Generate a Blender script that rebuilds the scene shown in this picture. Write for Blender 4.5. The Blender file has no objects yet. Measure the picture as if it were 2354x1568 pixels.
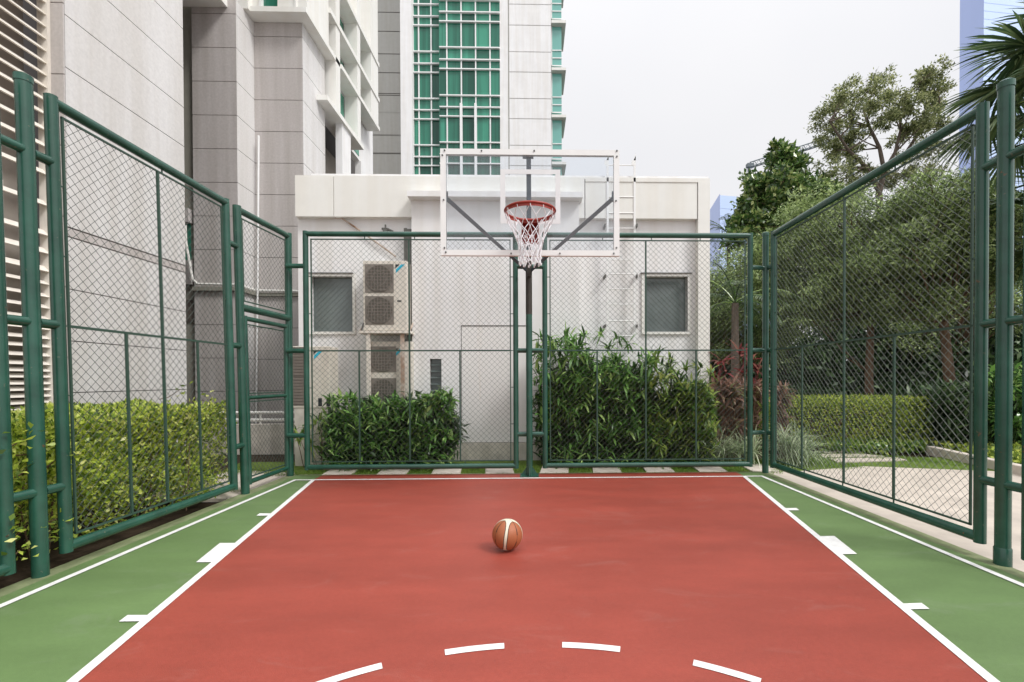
import bpy, math, random
import numpy as np
from mathutils import Vector, Matrix
R_ = random.Random(7)
NP = np.random.default_rng(11)
S = bpy.context.scene
COL = S.collection

# ------------------------------------------------------------------ camera
CF, CX, CY, YAW, PITCH, ROLL = 1073.13, 1245.26, 883.1, .0247, -.0102, -.0031
CAM = np.array([-.0116, -6.4473, 1.364])
def _axes():
    c, s = math.cos(YAW), math.sin(YAW)
    R = np.array([c, -s, 0.]); F = np.array([s, c, 0.]); U = np.array([0, 0, 1.])
    c, s = math.cos(PITCH), math.sin(PITCH)
    F, U = F*c+U*s, U*c-F*s
    c, s = math.cos(ROLL), math.sin(ROLL)
    R, U = R*c+U*s, U*c-R*s
    return R, U, F
AR, AU, AF = _axes()
cd = bpy.data.cameras.new('camera'); cam = bpy.data.objects.new('camera', cd); COL.objects.link(cam)
cd.sensor_width = 36; cd.lens = CF/2354*36
cd.shift_x = (1177-CX)/2354; cd.shift_y = (CY-784)/2354
cd.clip_start = .05; cd.clip_end = 2000
m = Matrix.Identity(4)
for i in range(3):
    m[i][0] = AR[i]; m[i][1] = AU[i]; m[i][2] = -AF[i]; m[i][3] = CAM[i]
cam.matrix_world = m
S.camera = cam
def ray(x, y): return AR*(x-CX)/CF-AU*(y-CY)/CF+AF
def gz(x, y, z=0.): d = ray(x, y); return CAM+d*((z-CAM[2])/d[2])
def gy(x, y, Y): d = ray(x, y); return CAM+d*((Y-CAM[1])/d[1])
def gx(x, y, X): d = ray(x, y); return CAM+d*((X-CAM[0])/d[0])
# ------------------------------------------------------------------ world and sun
SUN_EL, SUN_AZ = 48, 124       # azimuth from +Y towards +X
w = bpy.data.worlds.new('World'); S.world = w; w.use_nodes = True
nt = w.node_tree; nt.nodes.clear()
def N(t, kind, **k):
    n = t.nodes.new(kind)
    for a, b in k.items():
        if hasattr(n, a): setattr(n, a, b)
    return n
sky = N(nt, 'ShaderNodeTexSky'); sky.sky_type = 'NISHITA'; sky.sun_disc = False
sky.sun_elevation = math.radians(SUN_EL); sky.sun_rotation = math.radians(SUN_AZ)
sky.air_density = 1; sky.dust_density = 4; sky.ozone_density = 1
hs = N(nt, 'ShaderNodeHueSaturation'); hs.inputs['Saturation'].default_value = .25
bgs = N(nt, 'ShaderNodeBackground'); bgs.inputs[1].default_value = .03
tc = N(nt, 'ShaderNodeTexCoord')
nz = N(nt, 'ShaderNodeTexNoise'); nz.inputs['Scale'].default_value = 2.2; nz.inputs['Detail'].default_value = 3
cr = N(nt, 'ShaderNodeValToRGB')
cr.color_ramp.elements[0].position = .3; cr.color_ramp.elements[0].color = (.92, .92, .95, 1)
cr.color_ramp.elements[1].position = .7; cr.color_ramp.elements[1].color = (1, .99, 1.0, 1)
bgc = N(nt, 'ShaderNodeBackground')
# overcast sky: about three times brighter overhead than at the horizon
sx_ = N(nt, 'ShaderNodeSeparateXYZ'); mr = N(nt, 'ShaderNodeFloatCurve'); cv = mr.mapping.curves[0]
cv.points[0].location = (0, .285); cv.points[1].location = (1, 1.); cv.points.new(.62, .31); cv.points.new(.72, .37); mr.mapping.update()
ml = N(nt, 'ShaderNodeMath'); ml.operation = 'MULTIPLY'; ml.inputs[1].default_value = 2.1
ad = N(nt, 'ShaderNodeAddShader'); wo = N(nt, 'ShaderNodeOutputWorld')
L = nt.links.new
L(sky.outputs[0], hs.inputs['Color']); L(hs.outputs[0], bgs.inputs[0])
L(tc.outputs['Generated'], sx_.inputs[0]); L(sx_.outputs['Z'], mr.inputs['Value']); L(mr.outputs[0], ml.inputs[0]); L(ml.outputs[0], bgc.inputs[1])
L(tc.outputs['Generated'], nz.inputs['Vector']); L(nz.outputs['Fac'], cr.inputs[0]); L(cr.outputs[0], bgc.inputs[0])
L(bgs.outputs[0], ad.inputs[0]); L(bgc.outputs[0], ad.inputs[1]); L(ad.outputs[0], wo.inputs[0])
sl = bpy.data.lights.new('sun', 'SUN'); sl.energy = 1.5; sl.angle = math.radians(14); sl.color = (1, .985, .96)
so = bpy.data.objects.new('sun', sl); COL.objects.link(so)
sd = Vector((math.sin(math.radians(SUN_AZ))*math.cos(math.radians(SUN_EL)), math.cos(math.radians(SUN_AZ))*math.cos(math.radians(SUN_EL)), math.sin(math.radians(SUN_EL))))
so.rotation_euler = sd.to_track_quat('Z', 'Y').to_euler(); so.location = (20, -5, 30)
S.view_settings.view_transform = 'Standard'; S.view_settings.look = 'None'
S.view_settings.exposure = 0.5; S.view_settings.gamma = 1
S.render.engine = 'CYCLES'
S.cycles.max_bounces = 6; S.cycles.transparent_max_bounces = 12

# ------------------------------------------------------------------ materials
def lin(r, g, b):
    f = lambda c: (c/255/12.92 if c/255 <= .04045 else ((c/255+.055)/1.055)**2.4)
    return (f(r), f(g), f(b))
def mat(name, col, rough=.6, spec=.4, var=.0, scale=6., bump=0., bscale=60., metal=0., streak=0., scol=None, stretch=(1, 1, 1), col2=None, coat=0.):
    """principled surface with noise mottling of the colour, optional bump and vertical streaks"""
    M = bpy.data.materials.new(name); M.use_nodes = True
    t = M.node_tree; p = t.nodes['Principled BSDF']; l = t.links.new
    p.inputs['Roughness'].default_value = rough; p.inputs['Specular IOR Level'].default_value = spec
    p.inputs['Metallic'].default_value = metal
    if coat: p.inputs['Coat Weight'].default_value = coat
    p.inputs['Base Color'].default_value = (*col, 1)
    g = N(t, 'ShaderNodeNewGeometry')
    mp = N(t, 'ShaderNodeMapping'); mp.inputs['Scale'].default_value = stretch
    l(g.outputs['Position'], mp.inputs['Vector'])
    cur = None
    if var > 0 or col2:
        n = N(t, 'ShaderNodeTexNoise'); n.inputs['Scale'].default_value = scale; n.inputs['Detail'].default_value = 6; n.inputs['Roughness'].default_value = .6
        l(mp.outputs[0], n.inputs['Vector'])
        r = N(t, 'ShaderNodeValToRGB')
        a = tuple(c*(1-var) for c in col); b = tuple(min(1, c*(1+var)) for c in col) if not col2 else col2
        r.color_ramp.elements[0].position = .32; r.color_ramp.elements[0].color = (*a, 1)
        r.color_ramp.elements[1].position = .68; r.color_ramp.elements[1].color = (*b, 1)
        l(n.outputs['Fac'], r.inputs[0]); cur = r.outputs[0]
    if streak > 0:
        m2 = N(t, 'ShaderNodeMapping'); m2.inputs['Scale'].default_value = (2.6, 2.6, .16); l(g.outputs['Position'], m2.inputs['Vector'])
        n2 = N(t, 'ShaderNodeTexNoise'); n2.inputs['Scale'].default_value = 1.6; n2.inputs['Detail'].default_value = 5; l(m2.outputs[0], n2.inputs['Vector'])
        r2 = N(t, 'ShaderNodeValToRGB'); r2.color_ramp.elements[0].position = .36; r2.color_ramp.elements[1].position = .6
        if scol: r2.color_ramp.elements[0].position = .30; r2.color_ramp.elements[1].position = .47
        k = 1-streak
        r2.color_ramp.elements[0].color = (k, k*.985, k*.96, 1) if scol is None else (*scol, 1); r2.color_ramp.elements[1].color = (1, 1, 1, 1)
        l(n2.outputs['Fac'], r2.inputs[0])
        x = N(t, 'ShaderNodeMix', data_type='RGBA', blend_type='MULTIPLY'); x.inputs['Factor'].default_value = 1
        if cur: l(cur, x.inputs['A'])
        else: x.inputs['A'].default_value = (*col, 1)
        l(r2.outputs[0], x.inputs['B']); cur = x.outputs['Result']
    if cur: l(cur, p.inputs['Base Color'])
    if bump > 0:
        n3 = N(t, 'ShaderNodeTexNoise'); n3.inputs['Scale'].default_value = bscale; n3.inputs['Detail'].default_value = 4
        l(mp.outputs[0], n3.inputs['Vector'])
        b = N(t, 'ShaderNodeBump'); b.inputs['Strength'].default_value = bump; b.inputs['Distance'].default_value = .01
        l(n3.outputs['Fac'], b.inputs['Height']); l(b.outputs[0], p.inputs['Normal'])
    return M
def leafmat(name, cols, rough=.45, trans=0.42, spec=.4):
    """leaf colour picked per leaf (random per island), part of the light passes through"""
    M = bpy.data.materials.new(name); M.use_nodes = True
    t = M.node_tree; p = t.nodes['Principled BSDF']; l = t.links.new; o = t.nodes['Material Output']
    g = N(t, 'ShaderNodeNewGeometry'); r = N(t, 'ShaderNodeValToRGB'); r.color_ramp.interpolation = 'LINEAR'
    e = r.color_ramp.elements
    while len(e) < len(cols): e.new(.5)
    for i, c in enumerate(cols):  # wide ramps put the contrast of lit leaves and dark gaps into the colour
        e[i].position = i/(len(cols)-1); e[i].color = (*c, 1)
    l(g.outputs['Random Per Island'], r.inputs[0]); l(r.outputs[0], p.inputs['Base Color'])
    p.inputs['Roughness'].default_value = rough; p.inputs['Specular IOR Level'].default_value = spec
    tr = N(t, 'ShaderNodeBsdfTranslucent'); hsv = N(t, 'ShaderNodeHueSaturation'); hsv.inputs['Value'].default_value = 1.5
    l(r.outputs[0], hsv.inputs['Color']); l(hsv.outputs[0], tr.inputs[0])
    mx = N(t, 'ShaderNodeMixShader'); mx.inputs[0].default_value = trans
    l(p.outputs[0], mx.inputs[1]); l(tr.outputs[0], mx.inputs[2]); l(mx.outputs[0], o.inputs[0])
    return M
def glassmat(name, col, rough=.05, alpha=1., spec=.8):
    M = mat(name, col, rough, spec)
    if alpha < 1: M.node_tree.nodes['Principled BSDF'].inputs['Alpha'].default_value = alpha
    return M

M = {}
M['pipe'] = mat('green paint on pipe', (.021, .086, .060), .24, .6, var=.22, scale=5, streak=.12)
def flecks(Mt, col, sc3=34., thr=.70):
    t = Mt.node_tree; p = t.nodes['Principled BSDF']; l = t.links.new; src = p.inputs['Base Color'].links[0].from_socket
    g = N(t, 'ShaderNodeNewGeometry'); n = N(t, 'ShaderNodeTexNoise'); n.inputs['Scale'].default_value = sc3; n.inputs['Detail'].default_value = 3; l(g.outputs['Position'], n.inputs['Vector'])
    r = N(t, 'ShaderNodeValToRGB'); r.color_ramp.elements[0].position = thr; r.color_ramp.elements[1].position = thr+.04; r.color_ramp.elements[0].color = (0, 0, 0, 1); r.color_ramp.elements[1].color = (.8, .8, .8, 1)
    l(n.outputs['Fac'], r.inputs[0]); x = N(t, 'ShaderNodeMix', data_type='RGBA'); l(r.outputs[0], x.inputs['Factor']); l(src, x.inputs['A']); x.inputs['B'].default_value = (*col, 1); l(x.outputs['Result'], p.inputs['Base Color'])
flecks(M['pipe'], (.10, .12, .085), 30, .69)
flecks(M['pipe'], (.14, .07, .035), 16, .735)
M['wire'] = mat('coated wire', (.060, .078, .066), .4, .5)
M['bar'] = mat('dark green bar', (.035, .075, .055), .5, .4)
def court_mat(name, col, dull):
    Mt = mat(name, col, .46, .4, bump=.22, bscale=260); t = Mt.node_tree; p = t.nodes['Principled BSDF']; l = t.links.new
    g = N(t, 'ShaderNodeNewGeometry'); cur = None
    for sc3, lo, hi, c0, c1 in (((.55, 2.4, 1), .30, .72, .86, 1.10), ((3.2, 6.5, 1), .3, .7, .94, 1.05), ((40, 40, 40), .25, .75, .93, 1.06), ((230, 230, 230), .3, .7, .90, 1.08)):
        mp = N(t, 'ShaderNodeMapping'); mp.inputs['Scale'].default_value = sc3; l(g.outputs['Position'], mp.inputs['Vector'])
        n = N(t, 'ShaderNodeTexNoise'); n.inputs['Scale'].default_value = 1.; n.inputs['Detail'].default_value = 5; l(mp.outputs[0], n.inputs['Vector'])
        m_ = N(t, 'ShaderNodeMapRange'); m_.inputs['From Min'].default_value = lo; m_.inputs['From Max'].default_value = hi; m_.inputs['To Min'].default_value = c0; m_.inputs['To Max'].default_value = c1
        l(n.outputs['Fac'], m_.inputs['Value'])
        if cur is None: cur = m_.outputs[0]
        else:
            q = N(t, 'ShaderNodeMath'); q.operation = 'MULTIPLY'; l(cur, q.inputs[0]); l(m_.outputs[0], q.inputs[1]); cur = q.outputs[0]
    v = N(t, 'ShaderNodeVectorMath'); v.operation = 'SCALE'; v.inputs[0].default_value = col; l(cur, v.inputs['Scale'])
    # worn dusty patches and faint shoe scuffs
    mp = N(t, 'ShaderNodeMapping'); mp.inputs['Scale'].default_value = (1.1, 3.0, 1); mp.inputs['Rotation'].default_value = (0, 0, .35); l(g.outputs['Position'], mp.inputs['Vector'])
    n = N(t, 'ShaderNodeTexNoise'); n.inputs['Scale'].default_value = 1.3; n.inputs['Detail'].default_value = 8; n.inputs['Roughness'].default_value = .72; n.inputs['Distortion'].default_value = 1.2; l(mp.outputs[0], n.inputs['Vector'])
    r = N(t, 'ShaderNodeValToRGB'); r.color_ramp.elements[0].position = .56; r.color_ramp.elements[1].position = .80; r.color_ramp.elements[0].color = (0, 0, 0, 1); r.color_ramp.elements[1].color = (.5, .5, .5, 1)
    l(n.outputs['Fac'], r.inputs[0])
    x = N(t, 'ShaderNodeMix', data_type='RGBA'); l(r.outputs[0], x.inputs['Factor']); l(v.outputs[0], x.inputs['A']); x.inputs['B'].default_value = (*dull, 1)
    mp2 = N(t, 'ShaderNodeMapping'); mp2.inputs['Scale'].default_value = (3, 55, 1); mp2.inputs['Rotation'].default_value = (0, 0, .5); l(g.outputs['Position'], mp2.inputs['Vector'])
    n2 = N(t, 'ShaderNodeTexNoise'); n2.inputs['Scale'].default_value = .8; n2.inputs['Detail'].default_value = 2; l(mp2.outputs[0], n2.inputs['Vector'])
    r2 = N(t, 'ShaderNodeValToRGB'); r2.color_ramp.elements[0].position = .74; r2.color_ramp.elements[1].position = .80; r2.color_ramp.elements[0].color = (0, 0, 0, 1); r2.color_ramp.elements[1].color = (.35, .35, .35, 1)
    l(n2.outputs['Fac'], r2.inputs[0])
    x2 = N(t, 'ShaderNodeMix', data_type='RGBA'); l(r2.outputs[0], x2.inputs['Factor']); l(x.outputs['Result'], x2.inputs['A']); x2.inputs['B'].default_value = (*dull, 1)
    l(x2.outputs['Result'], p.inputs['Base Color']); return Mt
M['red'] = court_mat('red acrylic court paint', (.315, .060, .041), (.36, .15, .125))
M['green'] = court_mat('green acrylic court paint', (.135, .215, .08), (.25, .285, .215))
M['line'] = mat('white line paint', (.76, .755, .735), .55, .35, var=.10, scale=14, bump=.2, bscale=240)
M['edge'] = mat('weathered court edge', (.19, .22, .115), .7, .3, var=.3, scale=5)
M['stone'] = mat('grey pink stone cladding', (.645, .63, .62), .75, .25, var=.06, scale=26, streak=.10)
M['stoned'] = mat('grey stone cladding', (.52, .485, .47), .75, .25, var=.07, scale=26, streak=.16)  # darker copy of the stone; weaker light on front faces put into its colour
M['stoneg'] = mat('cool grey cladding', (.45, .445, .415), .7, .25, var=.03, scale=4, streak=.06)
M['joint'] = mat('dark joint', (.13, .12, .115), .9, .1)
M['white'] = mat('white render', (.81, .805, .805), .8, .2, var=.035, scale=1.7, streak=.07)
M['cream'] = mat('cream white paint', (.78, .775, .74), .7, .25, var=.02, scale=5, streak=.04)
M['stain'] = mat('rain stained white paint', (.81, .80, .785), .75, .25, streak=.22, scol=(.88, .78, .68))
M['wpaint'] = mat('white metal paint', (.82, .82, .81), .4, .5, var=.02, scale=8)
M['tape'] = mat('faded white tape', (.74, .74, .75), .6, .3, var=.04, scale=10)
M['louvre'] = mat('cream louvre paint', (.75, .705, .64), .6, .3, var=.06, scale=9, streak=.08)
M['dark'] = mat('dark interior', (.10, .085, .075), .9, .1, var=.2, scale=3)
M['taupe'] = mat('taupe interior wall', (.34, .305, .27), .9, .1, var=.1, scale=3)
M['olive'] = mat('olive grey render', (.27, .26, .22), .85, .2, var=.08, scale=4)
M['grey'] = mat('grey steel', (.10, .125, .14), .5, .5, var=.1, scale=8)
M['rimred'] = mat('red rim paint', (.30, .030, .018), .4, .5, var=.08, scale=12)
M['net'] = mat('white net cord', (.80, .79, .82), .8, .2)
M['darkpole'] = mat('dark rusted steel', (.05, .045, .038), .6, .3, var=.25, scale=10)
M['bolt'] = mat('dark bolt', (.08, .08, .08), .5, .4)
M['pane'] = mat('grey window glass', (.13, .155, .15), .10, .7, var=.22, scale=1.6)
M['gglass'] = None
M['aglass'] = glassmat('aqua window glass', (.16, .42, .37), .06, spec=.9)
M['bglass'] = mat('blue curtain wall', (.28, .37, .66), .3, .5, var=.03, scale=.05)  # shaded face of the far blocks, its shade put into the colour
M['bglass2'] = mat('pale blue curtain wall', (.50, .62, .86), .25, .5, var=.04, scale=.05)  # same glass in a lighter tone for the lit face
M['bband'] = mat('pale blue spandrel', (.465, .58, .84), .4, .4)
M['ac'] = mat('ivory appliance paint', (.68, .64, .57), .5, .4, var=.05, scale=6, streak=.05)
M['grille'] = mat('brown grey grille', (.22, .195, .17), .7, .3, var=.1, scale=10)
M['grilled'] = mat('dark fan opening', (.13, .115, .10), .8, .2)
M['cyan'] = mat('cyan emblem', (.03, .47, .66), .5, .4)
M['black'] = mat('black emblem', (.02, .025, .03), .5, .4)
M['rust'] = mat('rusty steel', (.33, .17, .09), .8, .2, col2=(.62, .56, .5), var=.2, scale=5)
M['conduit'] = mat('grey cable duct', (.13, .13, .12), .6, .3, var=.2, scale=6)
M['concrete'] = mat('pale concrete', (.56, .50, .44), .85, .2, var=.10, scale=8, bump=.2)
M['paving'] = mat('pinkish stone paving', (.50, .44, .38), .8, .2, var=.14, scale=2.2, bump=.15)
M['soil'] = mat('dark soil', (.045, .032, .022), .95, .1, var=.4, scale=9, bump=.5, bscale=30)
M['plinth'] = mat('stained plinth', (.60, .56, .50), .85, .2, var=.15, scale=6, streak=.15)
M['bark'] = mat('brown bark', (.16, .105, .07), .9, .1, var=.3, scale=12, bump=.6, bscale=30, stretch=(1, 1, .3))
M['dkstem'] = mat('dark stems', (.035, .05, .022), .7, .3)
M['barkg'] = mat('grey bark', (.15, .12, .10), .9, .1, var=.3, scale=12, bump=.5, bscale=30, stretch=(1, 1, .3))
M['lf_hedge'] = leafmat('yellow green leaves', [(0.043, 0.086, 0.014), (0.171, 0.270, 0.036), (0.429, 0.543, 0.071), (0.572, 0.657, 0.100), (0.720, 0.720, 0.285)], rough=.38, trans=.34, spec=.5)
M['lf_bush'] = leafmat('glossy green leaves', [(0.026, 0.066, 0.020), (0.066, 0.158, 0.037), (0.119, 0.264, 0.060), (0.211, 0.396, 0.092), (0.449, 0.607, 0.211)], rough=.26, trans=.26, spec=.6)
M['lf_grey'] = leafmat('dusty olive leaves', [(0.052, 0.080, 0.028), (0.116, 0.168, 0.054), (0.197, 0.270, 0.093), (0.323, 0.416, 0.153), (0.578, 0.700, 0.328)], rough=.4, trans=.28, spec=.45)
M['lf_round'] = leafmat('deep green leaves', [(0.024, 0.054, 0.017), (0.053, 0.108, 0.029), (0.090, 0.176, 0.042), (0.180, 0.270, 0.072), (0.450, 0.486, 0.192)], rough=.26, trans=.22, spec=.65)
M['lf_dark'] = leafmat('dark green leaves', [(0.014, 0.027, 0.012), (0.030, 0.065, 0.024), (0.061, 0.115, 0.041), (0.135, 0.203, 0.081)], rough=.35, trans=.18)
M['lf_mid'] = leafmat('mid green leaves', [(0.028, 0.066, 0.015), (0.066, 0.154, 0.024), (0.143, 0.264, 0.039), (0.264, 0.374, 0.066), (0.462, 0.528, 0.154)], rough=.28, trans=.28, spec=.6)
M['lf_red'] = leafmat('crimson leaves', [(0.081, 0.020, 0.020), (0.177, 0.032, 0.036), (0.306, 0.073, 0.073), (0.242, 0.129, 0.089)], trans=0.42)
M['lf_brown'] = leafmat('bronze leaves', [(0.096, 0.064, 0.048), (0.192, 0.112, 0.088), (0.320, 0.192, 0.144), (0.160, 0.208, 0.080)], trans=0.37)
M['lf_pale'] = leafmat('striped pale leaves', [(0.132, 0.198, 0.092), (0.290, 0.356, 0.211), (0.554, 0.607, 0.436)], trans=0.42)
M['lf_open'] = leafmat('olive leaves', [(0.059, 0.077, 0.031), (0.125, 0.154, 0.059), (0.206, 0.239, 0.098), (0.323, 0.354, 0.154), (0.500, 0.508, 0.266)], rough=.5, trans=.25, spec=.3)
M['lf_clip'] = leafmat('clipped hedge leaves', [(0.049, 0.092, 0.020), (0.184, 0.267, 0.049), (0.400, 0.517, 0.083), (0.700, 0.720, 0.167)], trans=.28)
M['lf_palm'] = leafmat('palm leaves', [(0.029, 0.057, 0.026), (0.057, 0.105, 0.043), (0.114, 0.179, 0.073), (0.260, 0.325, 0.163)], rough=.32, trans=.18, spec=.5)
M['grass'] = leafmat('grass', [(0.066, 0.132, 0.017), (0.132, 0.231, 0.028), (0.220, 0.319, 0.055)], trans=0.42)

def green_glass():
    Mt = bpy.data.materials.new('green tinted glass'); Mt.use_nodes = True
    t = Mt.node_tree; p = t.nodes['Principled BSDF']; l = t.links.new
    g = N(t, 'ShaderNodeNewGeometry')
    r = N(t, 'ShaderNodeValToRGB'); e = r.color_ramp.elements
    for c, pos in (((.012, .09, .06), 0), ((.025, .185, .13), .35), ((.04, .24, .19), .7), ((.065, .33, .22), 1)):
        k = e[0] if pos == 0 else (e[1] if pos == 1 else e.new(pos))
        k.position = pos; k.color = (*c, 1)
    l(g.outputs['Random Per Island'], r.inputs[0])
    mp = N(t, 'ShaderNodeMapping'); mp.inputs['Scale'].default_value = (5, 5, .12); l(g.outputs['Position'], mp.inputs['Vector'])
    n = N(t, 'ShaderNodeTexNoise'); n.inputs['Scale'].default_value = 1.0; l(mp.outputs[0], n.inputs['Vector'])
    r2 = N(t, 'ShaderNodeValToRGB'); r2.color_ramp.elements[0].position = .38; r2.color_ramp.elements[1].position = .6
    r2.color_ramp.elements[0].color = (.68, .68, .68, 1)
    l(n.outputs['Fac'], r2.inputs[0])
    x = N(t, 'ShaderNodeMix', data_type='RGBA', blend_type='MULTIPLY'); x.inputs['Factor'].default_value = 1
    l(r.outputs[0], x.inputs['A']); l(r2.outputs[0], x.inputs['B']); l(x.outputs['Result'], p.inputs['Base Color'])
    p.inputs['Roughness'].default_value = .08; p.inputs['Specular IOR Level'].default_value = .5
    return Mt
M['gglass'] = green_glass()
def acrylic():
    Mt = bpy.data.materials.new('clear acrylic'); Mt.use_nodes = True
    t = Mt.node_tree; l = t.links.new; t.nodes.clear()
    o = N(t, 'ShaderNodeOutputMaterial'); tr = N(t, 'ShaderNodeBsdfTransparent'); tr.inputs[0].default_value = (.95, .97, .99, 1)
    df = N(t, 'ShaderNodeBsdfDiffuse'); df.inputs[0].default_value = (.78, .80, .86, 1)
    gl = N(t, 'ShaderNodeBsdfGlossy'); gl.inputs['Roughness'].default_value = .05
    fr = N(t, 'ShaderNodeFresnel'); fr.inputs[0].default_value = 1.45
    a = N(t, 'ShaderNodeMixShader'); a.inputs[0].default_value = .05; b = N(t, 'ShaderNodeMixShader')
    l(tr.outputs[0], a.inputs[1]); l(df.outputs[0], a.inputs[2]); l(fr.outputs[0], b.inputs[0]); l(a.outputs[0], b.inputs[1]); l(gl.outputs[0], b.inputs[2]); l(b.outputs[0], o.inputs[0])
    return Mt
M['acrylic'] = acrylic()

# ------------------------------------------------------------------ mesh helpers
class MB:
    def __init__(s): s.v = []; s.f = []; s.mi = []; s.cur = 0
    def add(s, vs, fs):
        o = len(s.v); s.v += [tuple(map(float, p)) for p in vs]
        s.f += [tuple(i+o for i in f) for f in fs]; s.mi += [s.cur]*len(fs); return s
    def box(s, x0, x1, y0, y1, z0, z1):
        x0, x1 = sorted((x0, x1)); y0, y1 = sorted((y0, y1)); z0, z1 = sorted((z0, z1))
        return s.add([(x0, y0, z0), (x1, y0, z0), (x1, y1, z0), (x0, y1, z0), (x0, y0, z1), (x1, y0, z1), (x1, y1, z1), (x0, y1, z1)],
                     [(0, 3, 2, 1), (4, 5, 6, 7), (0, 1, 5, 4), (1, 2, 6, 5), (2, 3, 7, 6), (3, 0, 4, 7)])
    def poly(s, pts): return s.add(pts, [tuple(range(len(pts)))])
    def prism(s, pts, d):      # outline pts extruded by vector d
        n = len(pts); d = np.array(d, float); a = [np.array(p, float) for p in pts]
        return s.add(a+[p+d for p in a], [tuple(range(n))[::-1], tuple(range(n, 2*n))]+[(i, (i+1) % n, n+(i+1) % n, n+i) for i in range(n)])
    def tube(s, pts, r, n=10, cap=True):
        pts = [np.array(p, float) for p in pts]; k = len(pts)
        rr = [r]*k if np.isscalar(r) else list(r)
        vs = []; pu = None
        for i in range(k):
            t = pts[min(i+1, k-1)]-pts[max(i-1, 0)]; t = t/(np.linalg.norm(t)+1e-12)
            if pu is None:
                u = np.cross(t, (0, 0, 1.)) if abs(t[2]) < .9 else np.cross(t, (0, 1., 0))
            else: u = pu-t*np.dot(pu, t)
            u = u/(np.linalg.norm(u)+1e-12); pu = u; q = np.cross(t, u)
            sc = 1.
            if 0 < i < k-1:
                a = pts[i]-pts[i-1]; b = pts[i+1]-pts[i]
                c = np.dot(a, b)/(np.linalg.norm(a)*np.linalg.norm(b)+1e-12); sc = 1.
            for j in range(n):
                th = 2*math.pi*j/n; vs.append(pts[i]+(u*math.cos(th)+q*math.sin(th))*rr[i]*sc)
        fs = [(i*n+j, i*n+(j+1) % n, (i+1)*n+(j+1) % n, (i+1)*n+j) for i in range(k-1) for j in range(n)]
        if cap: fs += [tuple(range(n))[::-1], tuple(range((k-1)*n, k*n))]
        return s.add(vs, fs)
    def torus(s, c, R, r, n=48, m=10):
        vs = []; fs = []
        for i in range(n):
            a = 2*math.pi*i/n
            for j in range(m):
                b = 2*math.pi*j/m; q = R+r*math.cos(b)
                vs.append((c[0]+q*math.cos(a), c[1]+q*math.sin(a), c[2]+r*math.sin(b)))
        for i in range(n):
            for j in range(m):
                fs.append((i*m+j, ((i+1) % n)*m+j, ((i+1) % n)*m+(j+1) % m, i*m+(j+1) % m))
        return s.add(vs, fs)
    def xf(s, fn):
        s.v = [tuple(fn(*p)) for p in s.v]; return s
    def build(s, name, mats, parent=None, loc=None, smooth=False, bevel=0):
        if not isinstance(mats, (list, tuple)): mats = [mats]
        me = bpy.data.meshes.new(name)
        o0 = np.array(world_loc(parent)) if parent is not None else np.zeros(3)
        if loc is not None: o0 = o0*0+np.array(loc)
        v = np.array(s.v, float)-o0
        me.from_pydata(v.tolist(), [], s.f)
        for q in mats: me.materials.append(q)
        me.polygons.foreach_set('material_index', s.mi)
        me.polygons.foreach_set('use_smooth', [bool(smooth)]*len(s.f))
        me.update()
        if smooth: 
            try: me.set_sharp_from_angle(angle=math.radians(40))
            except Exception: pass
        o = bpy.data.objects.new(name, me); COL.objects.link(o)
        if parent is not None: o.parent = parent
        elif loc is not None: o.location = loc
        if bevel:
            b = o.modifiers.new('bevel', 'BEVEL'); b.width = bevel; b.segments = 2; b.limit_method = 'ANGLE'
        return o
def world_loc(o):
    p = Vector((0, 0, 0))
    while o is not None: p += o.location; o = o.parent
    return p
def tag(o, label=None, cat=None, group=None, kind=None):
    if label: o['label'] = label
    if cat: o['category'] = cat
    if group: o['group'] = group
    if kind: o['kind'] = kind
    return o
def thing(name, loc, label, cat, group=None):
    o = bpy.data.objects.new(name, None); o.empty_display_size = .2; COL.objects.link(o); o.location = loc
    return tag(o, label, cat, group)
def structure(o, label=None): return tag(o, label, None, None, 'structure')

def quads_mesh(name, V, F, mat_, parent=None, loc=None):
    me = bpy.data.meshes.new(name); o0 = np.zeros(3)
    if parent is not None: o0 = np.array(world_loc(parent))
    elif loc is not None: o0 = np.array(loc)
    V = (V-o0).astype(np.float32); nf = len(F)
    me.vertices.add(len(V)); me.vertices.foreach_set('co', V.ravel())
    me.loops.add(nf*4); me.loops.foreach_set('vertex_index', F.astype(np.int32).ravel())
    me.polygons.add(nf); me.polygons.foreach_set('loop_start', np.arange(0, nf*4, 4, dtype=np.int32))
    try: me.polygons.foreach_set('loop_total', np.full(nf, 4, dtype=np.int32))
    except Exception: pass
    me.materials.append(mat_); me.update(calc_edges=True); me.validate()
    o = bpy.data.objects.new(name, me); COL.objects.link(o)
    if parent is not None: o.parent = parent
    elif loc is not None: o.location = loc
    return o
def unit(a): return a/(np.linalg.norm(a, axis=-1, keepdims=True)+1e-9)
def leaf_arrays(P, D, ln, wd, fold=.25):
    """one diamond leaf per point P along direction D"""
    n = len(P); ln = np.broadcast_to(ln, n)[:, None]; wd = np.broadcast_to(wd, n)[:, None]
    D = unit(D); U = unit(np.cross(D, NP.normal(size=(n, 3)))); W = np.cross(D, U)
    V = np.empty((n, 4, 3))
    V[:, 0] = P; V[:, 1] = P+D*ln*.5+U*wd*.5+W*wd*fold; V[:, 2] = P+D*ln; V[:, 3] = P+D*ln*.5-U*wd*.5+W*wd*fold
    return V.reshape(-1, 3), np.arange(n*4).reshape(n, 4)
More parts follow.
